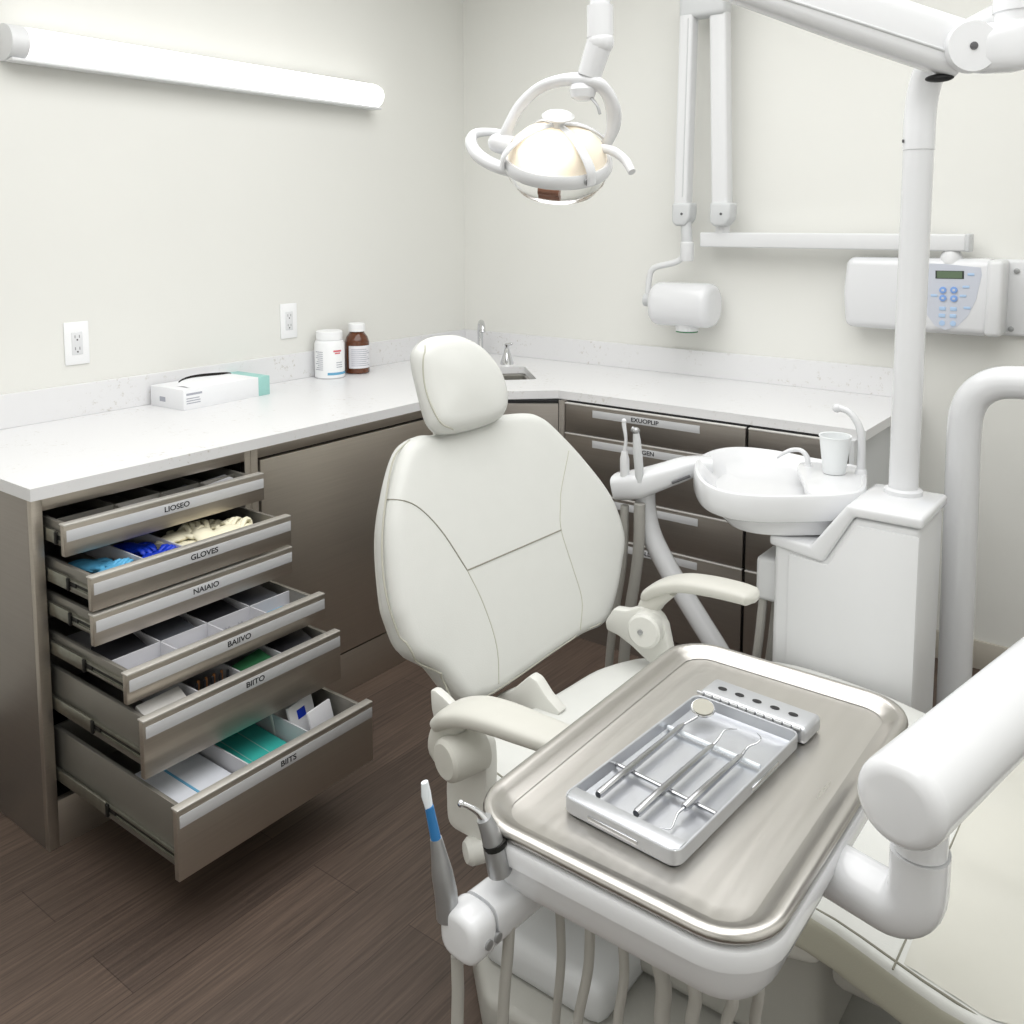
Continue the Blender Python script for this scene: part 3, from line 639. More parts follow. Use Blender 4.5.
vd.inputs[1].default_value = hp_(-.012, -.055, .040); nt.links.new(ge.outputs['Position'], vd.inputs[0])
mr_ = nt.nodes.new('ShaderNodeMapRange'); mr_.interpolation_type = 'SMOOTHSTEP'; mr_.inputs['From Min'].default_value = .008; mr_.inputs['From Max'].default_value = .075
mr_.inputs['To Min'].default_value = 1.6; mr_.inputs['To Max'].default_value = .10
nt.links.new(vd.outputs['Value'], mr_.inputs['Value']); nt.links.new(mr_.outputs['Result'], bsd.inputs['Emission Strength'])
rg = MB(); 
rg.rings([hell(.103, .090, .008), hell(.107, .094, .002), hell(.108, .095, -.012), hell(.104, .091, -.020), hell(.096, .083, -.018), hell(.097, .084, .006), hell(.103, .090, .008)], False, False)
obj('head_rim', rg, 'gloss', ol)
for k, (x, y) in enumerate(((.078, -.064), (-.088, -.050), (.08, .06), (-.07, .07))):
    obj('dome_rib', MB().tube(catmull([hp_(x*1.08, y*1.08, -.008), hp_(x*1.03, y*1.03, .02), hp_(x*.78, y*.78, .046), hp_(x*.42, y*.42, .066), hp_(0, 0, .074)], 5), [.0105, .0105, .010, .009, .007], 12, flat=.35, up=hp_(x*.6, y*.6, 0.3)-hd), 'gloss', ol)
obj('top_knob', MB().rings([hell(.012, .012, .068), hell(.012, .012, .085), hell(.027, .024, .086), hell(.031, .027, .090), hell(.025, .021, .095)], True, True), 'satin', ol)
obj('rim_screw', MB().lathe([(.008, 0), (.008, .004), (.004, .005)], hp_(.075, -.066, -.004), hp_(.75, -.66, 0)-hd, 14), 'metal_dk', ol)
obj('lens_cover', MB().rings([hell(.101, .088, -.016), hell(.095, .082, -.040), hell(.078, .066, -.064), hell(.045, .038, -.080), hell(.005, .005, -.085)], False, True), 'lens', ol)
obj('bulb_holder', MB().tube([hp_(-.02, -.055, -.040), hp_(.02, -.055, -.040)], .009, 12).tube([hp_(-.02, -.050, -.053), hp_(.02, -.050, -.053)], .006, 12), 'copper', ol)
obj('side_pivot', MB().tube([L_(497, 143, -.03), L_(513, 147, -.02)], [.019, .021], 20).ball(L_(497, 143, -.03), .0185), 'gloss', ol)
hl = [L_(506, 134, -.0), L_(490, 132, -.005), L_(475, 134, -.02), L_(471, 143, -.035), L_(478, 155, -.045), L_(494, 165, -.05), L_(513, 171, -.05)]
obj('left_handle', MB().tube(catmull(hl, 5), [.007, .008, .010, .0125, .0135, .0135, .013], 16), 'gloss', ol)
hr = [L_(600, 148, .03), L_(613, 151, .03), L_(625, 160, .03), L_(632, 172, .02)]
obj('right_handle', MB().tube(catmull(hr, 5), [.008, .009, .0085, .0075], 16), 'gloss', ol)

# ------------------------------------------------------------------ dental chair
ch = thing('dental_chair', 'cream leather dental chair with reclined back, headrest and two arms', 'dental chair', (1.9, -1.82, 0))
PH, TH = -.2, .35
nB = V((math.cos(TH)*math.cos(PH), math.cos(TH)*math.sin(PH), math.sin(TH))); uB = V((-math.sin(PH), math.cos(PH), 0)); vB = nB.cross(uB)
OB = V((1.70, -1.82, .5))
def cushion(name, outline, O, u, v, n, tf, tb, r, dome, m, parent, smooth=6):
    pts = catmull([(p[0], p[1], 0) for p in outline], smooth, True)
    c = sum(pts, V())/len(pts)
    def ring(inset, h):
        out = []
        for p in pts:
            d = p-c; s = max(.0, 1-inset/d.length); q = c+d*s; out.append(O+u*q.x+v*q.y+n*h)
        return out
    def ring_s(s, h): return [O+u*(c.x+(p.x-c.x)*s)+v*(c.y+(p.y-c.y)*s)+n*h for p in pts]
    rg = [ring_s(.02, -tb), ring_s(.6, -tb), ring(r*.9, -tb)]
    for k in range(1, 5): a = k/4*math.pi/2; rg.append(ring(r*.9*(1-math.sin(a)), -tb+r*.9*(1-math.cos(a))))
    for k in range(0, 6): a = k/5*math.pi/2; rg.append(ring(r*(1-math.cos(a)), tf-r+r*math.sin(a)))
    for k in range(1, 12):
        s = 1-k/11*.97 if k < 11 else 0; i = r
        out = []
        for p in pts:
            d = p-c; b = max(0, 1-i/d.length); q = c+d*b*max(s, .01); out.append(O+u*q.x+v*q.y+n*(tf+dome*(1-s*s)))
        rg.append(out)
    rg.pop()
    def height(x, y):
        d = V((x, y, 0))-c; best = None
        if d.length < 1e-4: return tf+dome
        an = math.atan2(d.y, d.x); L = min(pts, key=lambda p: abs((math.atan2((p-c).y, (p-c).x)-an+math.pi) % (2*math.pi)-math.pi))-c
        D = L.length; s = d.length/max(1e-4, D-r)
        if s <= 1: return tf+dome*(1-s*s)
        e = min(r, d.length-(D-r)); return tf-r+math.sqrt(max(0, r*r-e*e))
    obj_ = obj(name, MB().rings(rg, True, True), m, parent, ang=60)
    return obj_, height
def uvB(px, py, O=None):
    O = O or OB; X = ap(px, py, O, nB)-O; return X.dot(uB), X.dot(vB)
Zb = lambda x, y: (340+x/2.134, 300+y/2.134)
outl = [(245, 868), (190, 805), (130, 770), (100, 705), (86, 650), (76, 520), (86, 420), (114, 325), (150, 292), (190, 287), (260, 262), (330, 246), (385, 240), (420, 246), (455, 272), (520, 340), (580, 420), (608, 500), (604, 560), (588, 640), (563, 695), (500, 728), (330, 845), (275, 868)]
out2 = [uvB(*Zb(*p)) for p in outl]; mapB = lambda x, y: (x+.028-.012*(x-.05)/.37, y); out2 = [mapB(*q) for q in out2]
back, hgt = cushion('backrest', out2, OB, uB, vB, nB, 0.0, .085, .03, .012, 'leather', ch)
def seam(name, zp, m='seam', r=.0016, O=None, h=None, lift=.0, parent=None, conv=Zb, mp=None):
    mp = mp or (lambda x, y: (x+.002, y))
    O = O or OB; h = h or hgt; P = []
    for q in catmull([(x, y, 0) for x, y in zp], 6):
        a, b = mp(*uvB(*conv(q.x, q.y), O))
        P.append(O+uB*a+vB*b+nB*(h(a, b)+lift))
    obj(name, MB().tube(P, r, 8), m, parent or back)
seam('stitching', [(112, 422), (160, 440), (210, 492), (265, 578)], 'seam_dark', .0014)
seam('stitching', [(265, 578), (360, 537), (465, 492)], 'seam_dark', .0017)
seam('stitching', [(265, 578), (300, 650), (330, 740), (338, 820)], 'seam', .0012)
seam('stitching', [(487, 322), (468, 400), (464, 440), (465, 492), (490, 570), (512, 640), (512, 705)], 'seam', .0012)
seam('piping', [(152, 296), (118, 335), (101, 420), (92, 520), (99, 620), (126, 712), (165, 775), (215, 803), (244, 862)], 'seam', .002, lift=.001, mp=lambda x, y: (x+.015, y))
seam('piping', [(244, 862), (275, 862), (330, 838), (500, 722), (558, 690)], 'seam', .0015, lift=.0)
# headrest
OH = OB+nB*.05
hol = [(155, 118), (163, 92), (185, 75), (215, 69), (255, 71), (300, 95), (338, 140), (356, 190), (355, 232), (332, 258), (270, 279), (222, 285), (197, 272), (182, 238), (166, 178)]
out3 = [uvB(*Zb(*p), OH) for p in hol]; mapH = lambda x, y: (x+.022, y); out3 = [mapH(*q) for q in out3]
head, hgt2 = cushion('headrest', out3, OH, uB, vB, nB, 0.0, .07, .04, .008, 'leather', ch)
seam('piping', [(178, 95), (172, 130), (180, 185), (195, 235), (213, 265), (240, 276)], 'seam', .0018, O=OH, h=hgt2, parent=head, mp=lambda x, y: (x+.014, y))
cen = [sum(p[0] for p in out3)/len(out3), sum(p[1] for p in out3)/len(out3)]
lowc = OH+uB*cen[0]+vB*(min(p[1] for p in out3)+.02)
obj('headrest_bracket', MB().box(-.05, .05, -.14, .08, -.012, .012, .006, 2, mtx=Matrix((uB, vB, nB)).transposed().to_4x4().copy() if False else (Matrix.Translation(lowc-nB*.085) @ Matrix((uB, vB, nB)).transposed().to_4x4())), 'shell', ch)
# back shell
cB = (sum(p[0] for p in out2)/len(out2), sum(p[1] for p in out2)/len(out2))
out4 = [(cB[0]+(x-cB[0])*.93, cB[1]+(y-cB[1])*.93-.01) for x, y in out2]
cushion('back_shell', out4, OB-nB*.085, uB, vB, nB, 0, .045, .025, 0, 'shell', ch)
# seat / leg cushion
zS = .5
st = [(1.735, -2.06), (1.742, -1.93), (1.755, -1.75), (1.775, -1.60), (1.86, -1.47), (2.09, -1.33), (2.30, -1.33), (2.456, -1.37), (2.70, -1.44), (2.95, -1.54), (3.02, -1.8), (2.96, -2.1), (2.69, -2.155), (2.43, -2.09), (2.2, -2.11), (1.95, -2.15), (1.80, -2.13)]
ST_O = V((0, 0, zS-.01))

seat, hs = cushion('seat', st, ST_O, V((1, 0, 0)), V((0, 1, 0)), V((0, 0, 1)), 0, .075, .022, .012, 'leather', ch, 5)
seat.data.materials.append(M['leather_shaded'])
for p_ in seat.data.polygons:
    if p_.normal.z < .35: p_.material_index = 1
def sseam(name, pts, m='seam', r=.0018, lift=0):
    obj(name, MB().tube([ST_O+V((q.x, q.y, hs(q.x, q.y)+lift)) for q in catmull([(x, y, 0) for x, y in pts], 6)], r, 8), m, seat)
sseam('stitching', [(1.79, -2.085), (1.95, -2.115), (2.2, -2.092), (2.43, -2.074), (2.69, -2.138), (2.93, -2.09)], 'seam_dark', .002)
sseam('stitching', [(2.566, -2.125), (2.572, -1.9), (2.575, -1.73), (2.573, -1.44)], 'seam_dark', .0015)
sseam('stitching', [(1.93, -1.48), (1.925, -1.7), (1.92, -1.9)], 'seam', .0014)
def lp(x, T):
    for (a, p), (b, q) in zip(T, T[1:]):
        if x <= b: return p+(q-p)*(x-a)/(b-a)
    return T[-1][1]
NE = ((2.43, -2.074), (2.69, -2.138), (2.93, -2.06)); FE = ((2.456, -1.395), (2.70, -1.462), (2.95, -1.565))
obj('foot_cover', MB().rings([[ST_O+V((x, y, hs(x, y)+.0012)) for y in [lp(x, NE)+.002+(lp(x, FE)-lp(x, NE))*k/28 for k in range(29)]] for x in [2.576+.31*k/18 for k in range(19)]], False, False, closed=False), 'vinyl', ch)
# under-seat shell and base
obj('seat_shell', MB().prism([V((1.80, -2.08, .36)), V((1.80, -2.08, .425)), V((2.44, -2.04, .425)), V((2.44, -2.04, .36)), V((2.2, -2.04, .30)), V((1.95, -2.06, .30))], (0, .58, 0), .02, 3), 'shell', ch)
obj('leg_shell', MB().box(2.45, 2.9, -2.03, -1.52, .33, .42, .02, 3), 'base_grey', ch)
obj('lift_column', MB().box(1.95, 2.42, -1.96, -1.6, .10, .34, .03, 3), 'base_grey', ch)
obj('base_plate', MB().prism([V((1.74, -2.05, 0)), V((1.86, -2.16, 0)), V((2.55, -2.16, 0)), V((2.62, -2.02, 0)), V((2.62, -1.55, 0)), V((2.5, -1.45, 0)), V((1.85, -1.45, 0)), V((1.74, -1.6, 0))], (0, 0, .09), .018, 3), 'base_grey', ch)
obj('base_cover', MB().box(1.80, 2.08, -2.10, -1.55, .085, .17, .03, 3), 'grey_plastic', ch)
# armrests
def armrest(y, pad, piv, side):
    P = catmull(pad, 6); n = len(P)
    w = lerpl([.012, .034, .042, .044, .043, .041, .037, .014] if side < 0 else [.012, .032, .038, .040, .040, .039, .036, .014], n)
    a = obj('armrest', MB().tube(P, w, 28, flat=.42, up=(0, 0, 1), p=2.9), 'arm_pad', ch)
    obj('arm_stem', MB().tube(catmull([P[int(n*.34)]+V((0, 0, -.008)), P[int(n*.2)]+V((0, 0, -.024)), P[int(n*.12)]+V((0, 0, -.05)), piv+V((.006, 0, 0))], 6), [.020, .026, .024, .022], 18, flat=1.0, p=2.6), 'arm_pad', a)
    return a
yR, yLf = -1.53, -2.215
padR = [ay(644, 601, yR), ay(650, 593, yR), ay(664, 586, yR), ay(685, 583, yR), ay(710, 586, yR), ay(735, 591.5, yR), ay(751, 596.5, yR), ay(757, 599.5, yR)]
pvR = ay(655, 632, yR)
armrest(yR, padR, pvR, 1)
padL = [ay(439, 727, yLf), ay(444, 720, yLf), ay(456, 713, yLf), ay(476, 712, yLf), ay(500, 718, yLf), ay(525, 727, yLf), ay(560, 740, yLf), ay(580, 747, yLf)]
pvL = ay(456, 760, yLf)
armrest(yLf, padL, pvL, -1)
capL = ay(448, 762, -2.255)
obj('pivot_cap', MB().lathe([(.002, .027), (.030, .026), (.037, .020), (.039, .010), (.039, -.05)], capL+V((0, .02, 0)), V((-.25, -1, 0)), 32), 'arm_pad', ch)
capR = ay(645, 630, -1.58)
obj('pivot_cap', MB().lathe([(.002, .016), (.034, .015), (.040, .010), (.040, -.05)], capR+V((.0, .0, 0)), V((.15, -1, .05)), 32), 'shell', ch)
obj('pivot_screw', MB().lathe([(.006, 0), (.006, .003), (.003, .004)], capR+V((-.003, -.017, 0)), V((.15, -1, .05)), 14), 'metal_dk', ch)
# brackets linking seat and back
rb = [ay(x, y, -1.56) for x, y in ((605, 621), (613, 609), (626, 611), (640, 607), (654, 612), (664, 626), (670, 655), (655, 668), (640, 655), (632, 647), (618, 636), (606, 630))]
obj('side_bracket', MB().prism(rb, (0, .03, 0), .005, 2), 'shell', ch)
lb = [ay(x, y, -2.09) for x, y in ((430, 690), (435, 691), (442, 697), (450, 705), (457, 714), (454, 730), (444, 742), (436, 732), (431, 708))]
obj('side_bracket', MB().prism(lb, (0, .02, 0), .004, 2), 'shell', ch)
lb = [ay(x, y, -2.2) for x, y in ((447, 775), (458, 745), (481, 742), (486, 770), (484, 810), (480, 842), (466, 836), (449, 824), (446, 800))]
obj('side_shield', MB().prism(catmull(lb, 3, True), (0, .035, 0), .005, 2), 'shell', ch)
cbk = [ay(x, y, -1.86) for x, y in ((494, 697), (512, 690), (529, 676), (536, 681), (546, 697), (560, 713), (545, 730), (510, 718))]
obj('back_hinge', MB().prism(cbk, (0, .03, 0), .006, 2), 'shell', ch)
k0 = ay(475, 850, -2.2)
obj('release_knob', MB().lathe([(.002, .02), (.018, .018), (.024, .010), (.024, -.02)], k0, V((-.5, -.86, 0)), 24).lathe([(.02, .03), (.02, -.05)], k0+V((.02, .03, 0)), V((-.5, -.86, 0)), 24), 'shell', ch)

# ------------------------------------------------------------------ delivery unit (post, arm, tray holder)
du = thing('delivery_unit', 'white instrument tray holder on a jointed arm with bent floor post and hoses', 'dental delivery arm', (2.43, -1.05, 0))
PYY = -.935; pc = ay(954, 715, PYY); pc.z = 0; ptop = ay(964, 432, PYY)
pp = [V((pc.x, pc.y, .0)), V(((pc.x+ptop.x)/2, pc.y, .6)), V((ptop.x+.0, pc.y, ptop.z))]
pb = [pp[2], pp[2]+V((.004, 0, .05)), pp[2]+V((.022, 0, .095)), pp[2]+V((.06, 0, .125)), pp[2]+V((.11, -.0, .135)), pp[2]+V((.2, -.0, .135)), pp[2]+V((.55, -.02, .13))]
obj('floor_post', MB().tube([pp[0], pp[1]]+catmull(pb, 6), .0395, 28), 'gloss', du)
obj('post_foot', MB().lathe([(.06, 0), (.06, .01), (.045, .018)], (pc.x, pc.y, 0)), 'gloss', du)
ZT = .86
c_end = az(905, 799, .96); dirA = V((.272, .962, 0)).normalized()
far = c_end+dirA*1.15
obj('arm_knuckle', MB().lathe([(.055, -.08), (.06, -.07), (.06, .30), (.05, .32)], (pb[-1].x+.0, pb[-1].y, .92)), 'gloss', du)
endk = V((pb[-1].x, pb[-1].y, .96))
dA = (endk-c_end); dA.z = 0; dA.normalize()
obj('support_arm', MB().capsule(c_end-dA*.02, endk, .0455, 36, e=.016), 'gloss', du)
jt = az(908, 835, .90)
obj('arm_screw', MB().lathe([(.006, 0), (.006, .003), (.003, .004)], az(951, 819, .925)+V((0, 0, 0)), V((.8, -.6, .0)), 14), 'metal_dk', du)
kp0 = az(921, 838, .90); kx, ky = kp0.x, kp0.y
obj('elbow_neck', MB().lathe([(.026, .05), (.026, -.012)], (kx, ky, .90)), 'gloss', du)
e2_ = az(815, 858, .812); hh = V((e2_.x-kx, e2_.y-ky, 0)); hL = hh.length; hh.normalize()
ep = [V((kx, ky, .887)), V((kx, ky, .865))]+[V((kx, ky, .846))+hh*(.034*(1-math.cos(a)))-V((0, 0, .034*math.sin(a))) for a in [math.pi/2*k/8 for k in range(9)]]+[V((kx, ky, .812))+hh*t for t in (.06, .1, .16)]
obj('elbow', MB().tube(ep, .0285, 28, p=2.4), 'gloss', du)
# tray holder body
tc0, tc1 = az(487, 795, ZT), az(905, 730, ZT)
tpx = [az(x, y, ZT) for x, y in ((487, 795), (505, 830), (700, 935), (740, 935), (780, 905), (900, 740), (890, 715), (715, 645), (690, 643), (670, 652), (500, 775))]
TX0, TX1 = min(p.x for p in tpx)+.010, max(p.x for p in tpx)-.006; TY0, TY1 = min(p.y for p in tpx)+.008, max(p.y for p in tpx)-.006
def tr_(o, z, r): return rrect(TX0-o, TX1+o, TY0-o, TY1+o, max(.008, r+o), z, 8)
RC = .062
obj('tray_holder', MB().rings([tr_(.0, ZT-.012, RC), tr_(.005, ZT-.013, RC), tr_(.007, ZT-.017, RC), tr_(.006, ZT-.034, RC), tr_(.001, ZT-.038, RC), tr_(-.004, ZT-.062, RC), tr_(-.014, ZT-.078, RC), tr_(-.03, ZT-.084, RC), tr_(-.07, ZT-.085, RC)], True, True), 'gloss', du)
# instrument holder
i0, i1 = az(535, 876, .765), az(462, 934, .765)
dI = (i1-i0).normalized()
obj('instrument_holder', MB().tube([i0-dI*.05, i0, i1-dI*.03], .026, 24, flat=1.0, up=(0, 0, 1), p=3.2), 'gloss', du)
obj('holder_end', MB().capsule(i1-dI*.03, i1+dI*.010, .028, 24, e=.010, up=(0, 0, 1), p=3.0), 'gloss', du)
bt_ = MB()
sv = V((dI.y, -dI.x, 0)); sv = sv if sv.dot(CAM-i1) > 0 else -sv
for k in (0, 1): bt_.lathe([(.0055, 0), (.0055, .003), (.003, .0035)], i1-dI*(.012+.014*k)+sv*.027+V((0, 0, -.004)), sv, 14)
obj('holder_button', bt_, 'metal_dk', du)
# hoses hanging under the tray
def hose(px, py, z, qx, qy, r=.0085, nm='hose'):
    a = az(px, py, z); b = V((a.x, a.y, z))
    e = ap(qx, qy, a, V((cd.x, cd.y, 0)).normalized())
    return MB().tube(catmull([a+V((0, 0, .02)), a, (a+e)/2+V((.006, 0, 0)), e, e+(e-a)*.5], 6), r, 12)
for (x, y, qx, qy, r) in ((558, 885, 556, 1020, .0052), (590, 905, 578, 1020, .0058), (621, 922, 618, 1020, .0055), (655, 945, 662, 1020, .0085), (688, 965, 692, 1020, .007), (728, 975, 727, 1020, .006), (752, 950, 755, 1020, .006)):
    obj('hose', hose(x, y, ZT-.09, qx, qy, r), 'hose', du)

# handpieces in the holder
def hpiece(px, py, z): return az(px, py, z)
nv = V((cd.x, cd.y, 0)).normalized()
b0 = az(447, 908, .785); bp = lambda x, y: ap(x, y, b0, nv)
h1_ = thing('polishing_handpiece', 'slim grey handpiece with blue and white tip, at the outer end of the holder', 'dental handpiece', b0)
obj('body', MB().tube([bp(448, 917), bp(446, 893), bp(442, 872), bp(440, 860), bp(436, 838)], [.0125, .0125, .0115, .0095, .0065], 18), 'metal_dk', h1_)
obj('sleeve', MB().tube([bp(436, 839), bp(429, 806)], [.0058, .005], 14), 'blue', h1_)
obj('tip', MB().tube([bp(429, 807), bp(426, 794), bp(424.5, 782)], [.005, .0062, .0045], 12, flat=.7), 'whitetip', h1_)
obj('hose', MB().tube([bp(457, 955), bp(458, 990), bp(457, 1040), bp(455, 1090)], .0068, 14), 'hose', h1_)
b0 = az(498, 868, .82)
h2_ = thing('contra_angle_handpiece', 'dark steel handpiece with bent silver tip, beside the tray corner', 'dental handpiece', b0)
obj('body', MB().tube(catmull([bp(500, 872), bp(495, 850), bp(490, 832), bp(484, 818)], 4), [.0135, .0125, .0105, .0085], 18), 'metal_dk', h2_)
obj('neck', MB().tube(catmull([bp(484, 819), bp(478, 812), bp(468, 806), bp(461, 803.5)], 4), [.005, .0035, .0028, .003], 12).ball(bp(461, 803.5), .004), 'chrome', h2_)
obj('band', MB().tube([bp(495.5, 846), bp(494, 841)], .0132, 18), 'rail_dark', h2_)
obj('hose', MB().tube(catmull([bp(510, 915), bp(508, 950), bp(504, 1000), bp(500, 1080)], 5), .0065, 14), 'hose', h2_)

# steel tray
ty = thing('instrument_tray', 'rectangular stainless steel tray with rolled rim on the tray holder', 'tray', ((TX0+TX1)/2, (TY0+TY1)/2, ZT-.012))
obj('rim', MB().rings([tr_(-.008, ZT-.011, RC), tr_(.002, ZT-.009, RC), tr_(.005, ZT-.003, RC), tr_(.003, ZT+.002, RC), tr_(-.003, ZT+.004, RC), tr_(-.010, ZT+.002, RC), tr_(-.014, ZT-.003, RC), tr_(-.028, ZT-.0085, RC)], False, False), 'tray_rim', ty, ang=60)
obj('pan', MB().rings([tr_(-.026, ZT-.009, RC), tr_(-.034, ZT-.0105, RC), tr_(-.05, ZT-.011, RC), tr_(-.12, ZT-.011, RC)], False, True), 'tray', ty, ang=60)
ZF = ZT-.0105
# instrument box
k0_, k1_, k2_ = az(561, 812, ZF), az(677, 873, ZF), az(809, 726, ZF)
eX = (k1_-k0_); W = eX.length; eX.normalize(); eY = V((-eX.y, eX.x, 0)); LB = (k2_-k1_).dot(eY)
LL = LB*.845
cas = thing('instrument_cassette', 'open aluminium instrument box with hinged perforated lid part on the steel tray', 'instrument box', (k0_+k1_)/2)
Q = lambda a, b, h=0: k0_+eX*a+eY*b+V((0, 0, h))
MQ = Matrix((eX, eY, V((0, 0, 1)))).transposed().to_4x4(); MQ.translation = k0_
def rq(o, z, r=.014, y1=None): return [MQ @ p for p in rrect(-o, W+o, -o, (LL if y1 is None else y1)+o, max(.002, r+o), z, 5)]
HB = .021
obj('box_shell', MB().rings([rq(-.004, 0), rq(0, .004), rq(0, HB-.001), rq(-.0008, HB), rq(-.0022, HB), rq(-.003, HB-.001), rq(-.003, .005), rq(-.008, .003), rq(-.03, .003)], True, True), 'alu', cas)
obj('front_lip', MB().prism([Q(.004, .003, HB-.003), Q(W-.004, .003, HB-.003), Q(W-.003, .024, HB-.003), Q(.003, .024, HB-.003)], (0, 0, .003), .001), 'alu', cas)
obj('lid_part', MB().box(0, W+.004, LL+.004, LB, 0, HB+.002, .007, 4, mtx=MQ), 'alu', cas)
hl_ = MB()
for k in range(5): hl_.lathe([(.0055, 0), (.0055, .0006)], Q(W*(.16+.17*k), LL+.004+(LB-LL-.004)*.5, HB+.0021), n=14, sx=1.2, sy=.8)
obj('lid_hole', hl_, 'black', cas)
hg = MB()
for k in range(12): hg.tube([Q(W*(k/12)+.001, LL+.002, HB+.001), Q(W*((k+.85)/12), LL+.002, HB+.001)], .0028, 10)
obj('hinge', hg, 'metal_dk', cas)
obj('box_latch', MB().box(W*.25, W*.68, -.0015, .001, .008, .013, .0007, 2, mtx=MQ), 'chrome', cas)
obj('box_latch', MB().box(W-.001, W+.0015, LL*.55, LL*.78, .008, .013, .0007, 2, mtx=MQ), 'chrome', cas)
def zq(px, py, h): return az(px, py, ZF+h)
obj('rest_bar', MB().tube([zq(614, 763, .010), zq(716, 814, .010)], .0032, 10), 'tool', cas)
obj('rest_bar', MB().tube([zq(668, 727, .008), zq(760, 767, .008)], .003, 10), 'whitetip', cas)
def tool_line(mb, a, b, r, h=.0155): 
    A_, B_ = zq(*a, h), zq(*b, h); d_ = B_-A_; return mb.tube([A_, A_+d_*.02, A_+d_*.3, A_+d_*.55, A_+d_*.95, B_], [r*1.0, r*1.25, r*1.25, r*1.15, r*.95, r*.5], 10)
mm = thing('mouth_mirror', 'dental mirror with round mirror head, leftmost tool in the open box', 'dental instrument', zq(650, 755, .015))
obj('handle', tool_line(MB(), (598, 795), (684, 724), .0040), 'tool', mm)
obj('neck', MB().tube([zq(683, 725, .0155), zq(697, 717, .018)], .0018, 8), 'tool', mm)
mc = zq(703, 708, .022); mn = V((.15, -.25, 1)).normalized()
obj('mirror_rim', MB().lathe([(.0155, -.002), (.0165, 0), (.0155, .0015)], mc, mn, 28), 'chrome', mm)
obj('mirror_face', MB().lathe([(.0142, .0012), (.0142, .0028)], mc, mn, 28), 'mirror', mm)
pb_ = thing('dental_probe', 'straight-handled probe with short bent tip, middle tool in the open box', 'dental instrument', zq(680, 780, .015))
obj('handle', tool_line(MB(), (636, 814), (713, 745), .0042), 'tool', pb_)
obj('tip', MB().tube(catmull([zq(713, 745, .0155), zq(719, 738, .019), zq(725, 730, .023), zq(737, 729, .020)], 5), [.002, .0016, .0012, .0005], 8), 'tool', pb_)
sc2 = thing('dental_explorer', 'double-ended explorer with curved hook tips, rightmost tool in the open box', 'dental instrument', zq(710, 795, .015))
obj('handle', tool_line(MB(), (684, 808), (742, 755), .0040), 'tool', sc2)
obj('hook', MB().tube(catmull([zq(742, 755, .0155), zq(748, 747, .018), zq(757, 743, .022), zq(761, 738, .024), zq(757, 733, .022)], 5), [.002, .0015, .0012, .0008, .0004], 8), 'tool', sc2)
obj('hook', MB().tube(catmull([zq(684, 808, .0155), zq(678, 813, .013), zq(675, 820, .010), zq(670, 829, .007), zq(659, 827, .006)], 5), [.002, .0015, .0012, .0009, .0004], 8), 'tool', sc2)

# ------------------------------------------------------------------ drawer contents
def glove(label, c, ang, m, group, sc=1.0, curl=.5, seed=0):
    rnd = random.Random(seed); ca, sa_ = math.cos(ang), math.sin(ang)
    T = lambda x, y, z: V(c)+V(((x*ca-y*sa_)*sc, (x*sa_+y*ca)*sc, z*sc))
    mb = MB()
    mb.tube(catmull([T(-.075, 0, .004), T(-.045, .004, .012), T(-.01, 0, .014), T(.025, -.003, .011), T(.042, 0, .006)], 5), [.030*sc, .030*sc, .034*sc, .034*sc, .022*sc], 18, flat=.36, up=(0, 0, 1))
    for k, y in enumerate((-.027, -.009, .009, .026)):
        L = (.055, .068, .062, .048)[k]; j = rnd.uniform(-.3, .3)
        mb.tube(catmull([T(.02, y, .011), T(.03+L*.4, y+j*.02, .014+curl*.012), T(.03+L*.75, y+j*.04, .010+curl*.010), T(.03+L*(1-.25*curl), y+j*.06, .004)], 4), [.009*sc, .0085*sc, .0078*sc, .0045*sc], 10, flat=.7, up=(0, 0, 1))
    mb.tube(catmull([T(-.015, .026, .010), T(.008, .048, .014), T(.03, .058, .010)], 4), [.011*sc, .009*sc, .005*sc], 10, flat=.7, up=(0, 0, 1))
    for v in mb.bm.verts:
        v.co += V((rnd.uniform(-1, 1), rnd.uniform(-1, 1), rnd.uniform(-.3, 1)))*.0016
    return tag(obj('glove', mb, m, ang=70), label, 'glove', group)
G = 'gloves in the second drawer'
glove('pale blue crumpled glove in the second drawer, under its partner', dpt(1, .13, .15, .012), .4, 'glove_pale', G, .8, seed=1)
glove('pale blue crumpled glove lying forward in the second drawer', dpt(1, .14, .055, .022), 2.0, 'glove_pale', G, .72, .9, seed=2)
glove('dark blue crumpled glove near the front of the second drawer', dpt(1, .37, .06, .018), 1.7, 'glove_blue', G, .76, 1.2, seed=3)
glove('dark blue crumpled glove behind the front one in the second drawer', dpt(1, .36, .16, .018), .3, 'glove_blue', G, .8, .8, seed=4)
for k, (t, dx, h, a) in enumerate(((.60, .06, .012, .6), (.72, .13, .016, 2.3), (.78, .06, .014, 1.2), (.86, .10, .012, -2.4), (.66, .09, .030, 2.9), (.78, .06, .030, 1.9), (.58, .13, .026, 1.8), (.86, .05, .024, 3.3))):
    glove('cream latex glove in the heap filling the right of the second drawer', dpt(1, t, dx, h), a, 'glove_cream', 'heap of cream gloves', .85, 1.2, seed=10+k)
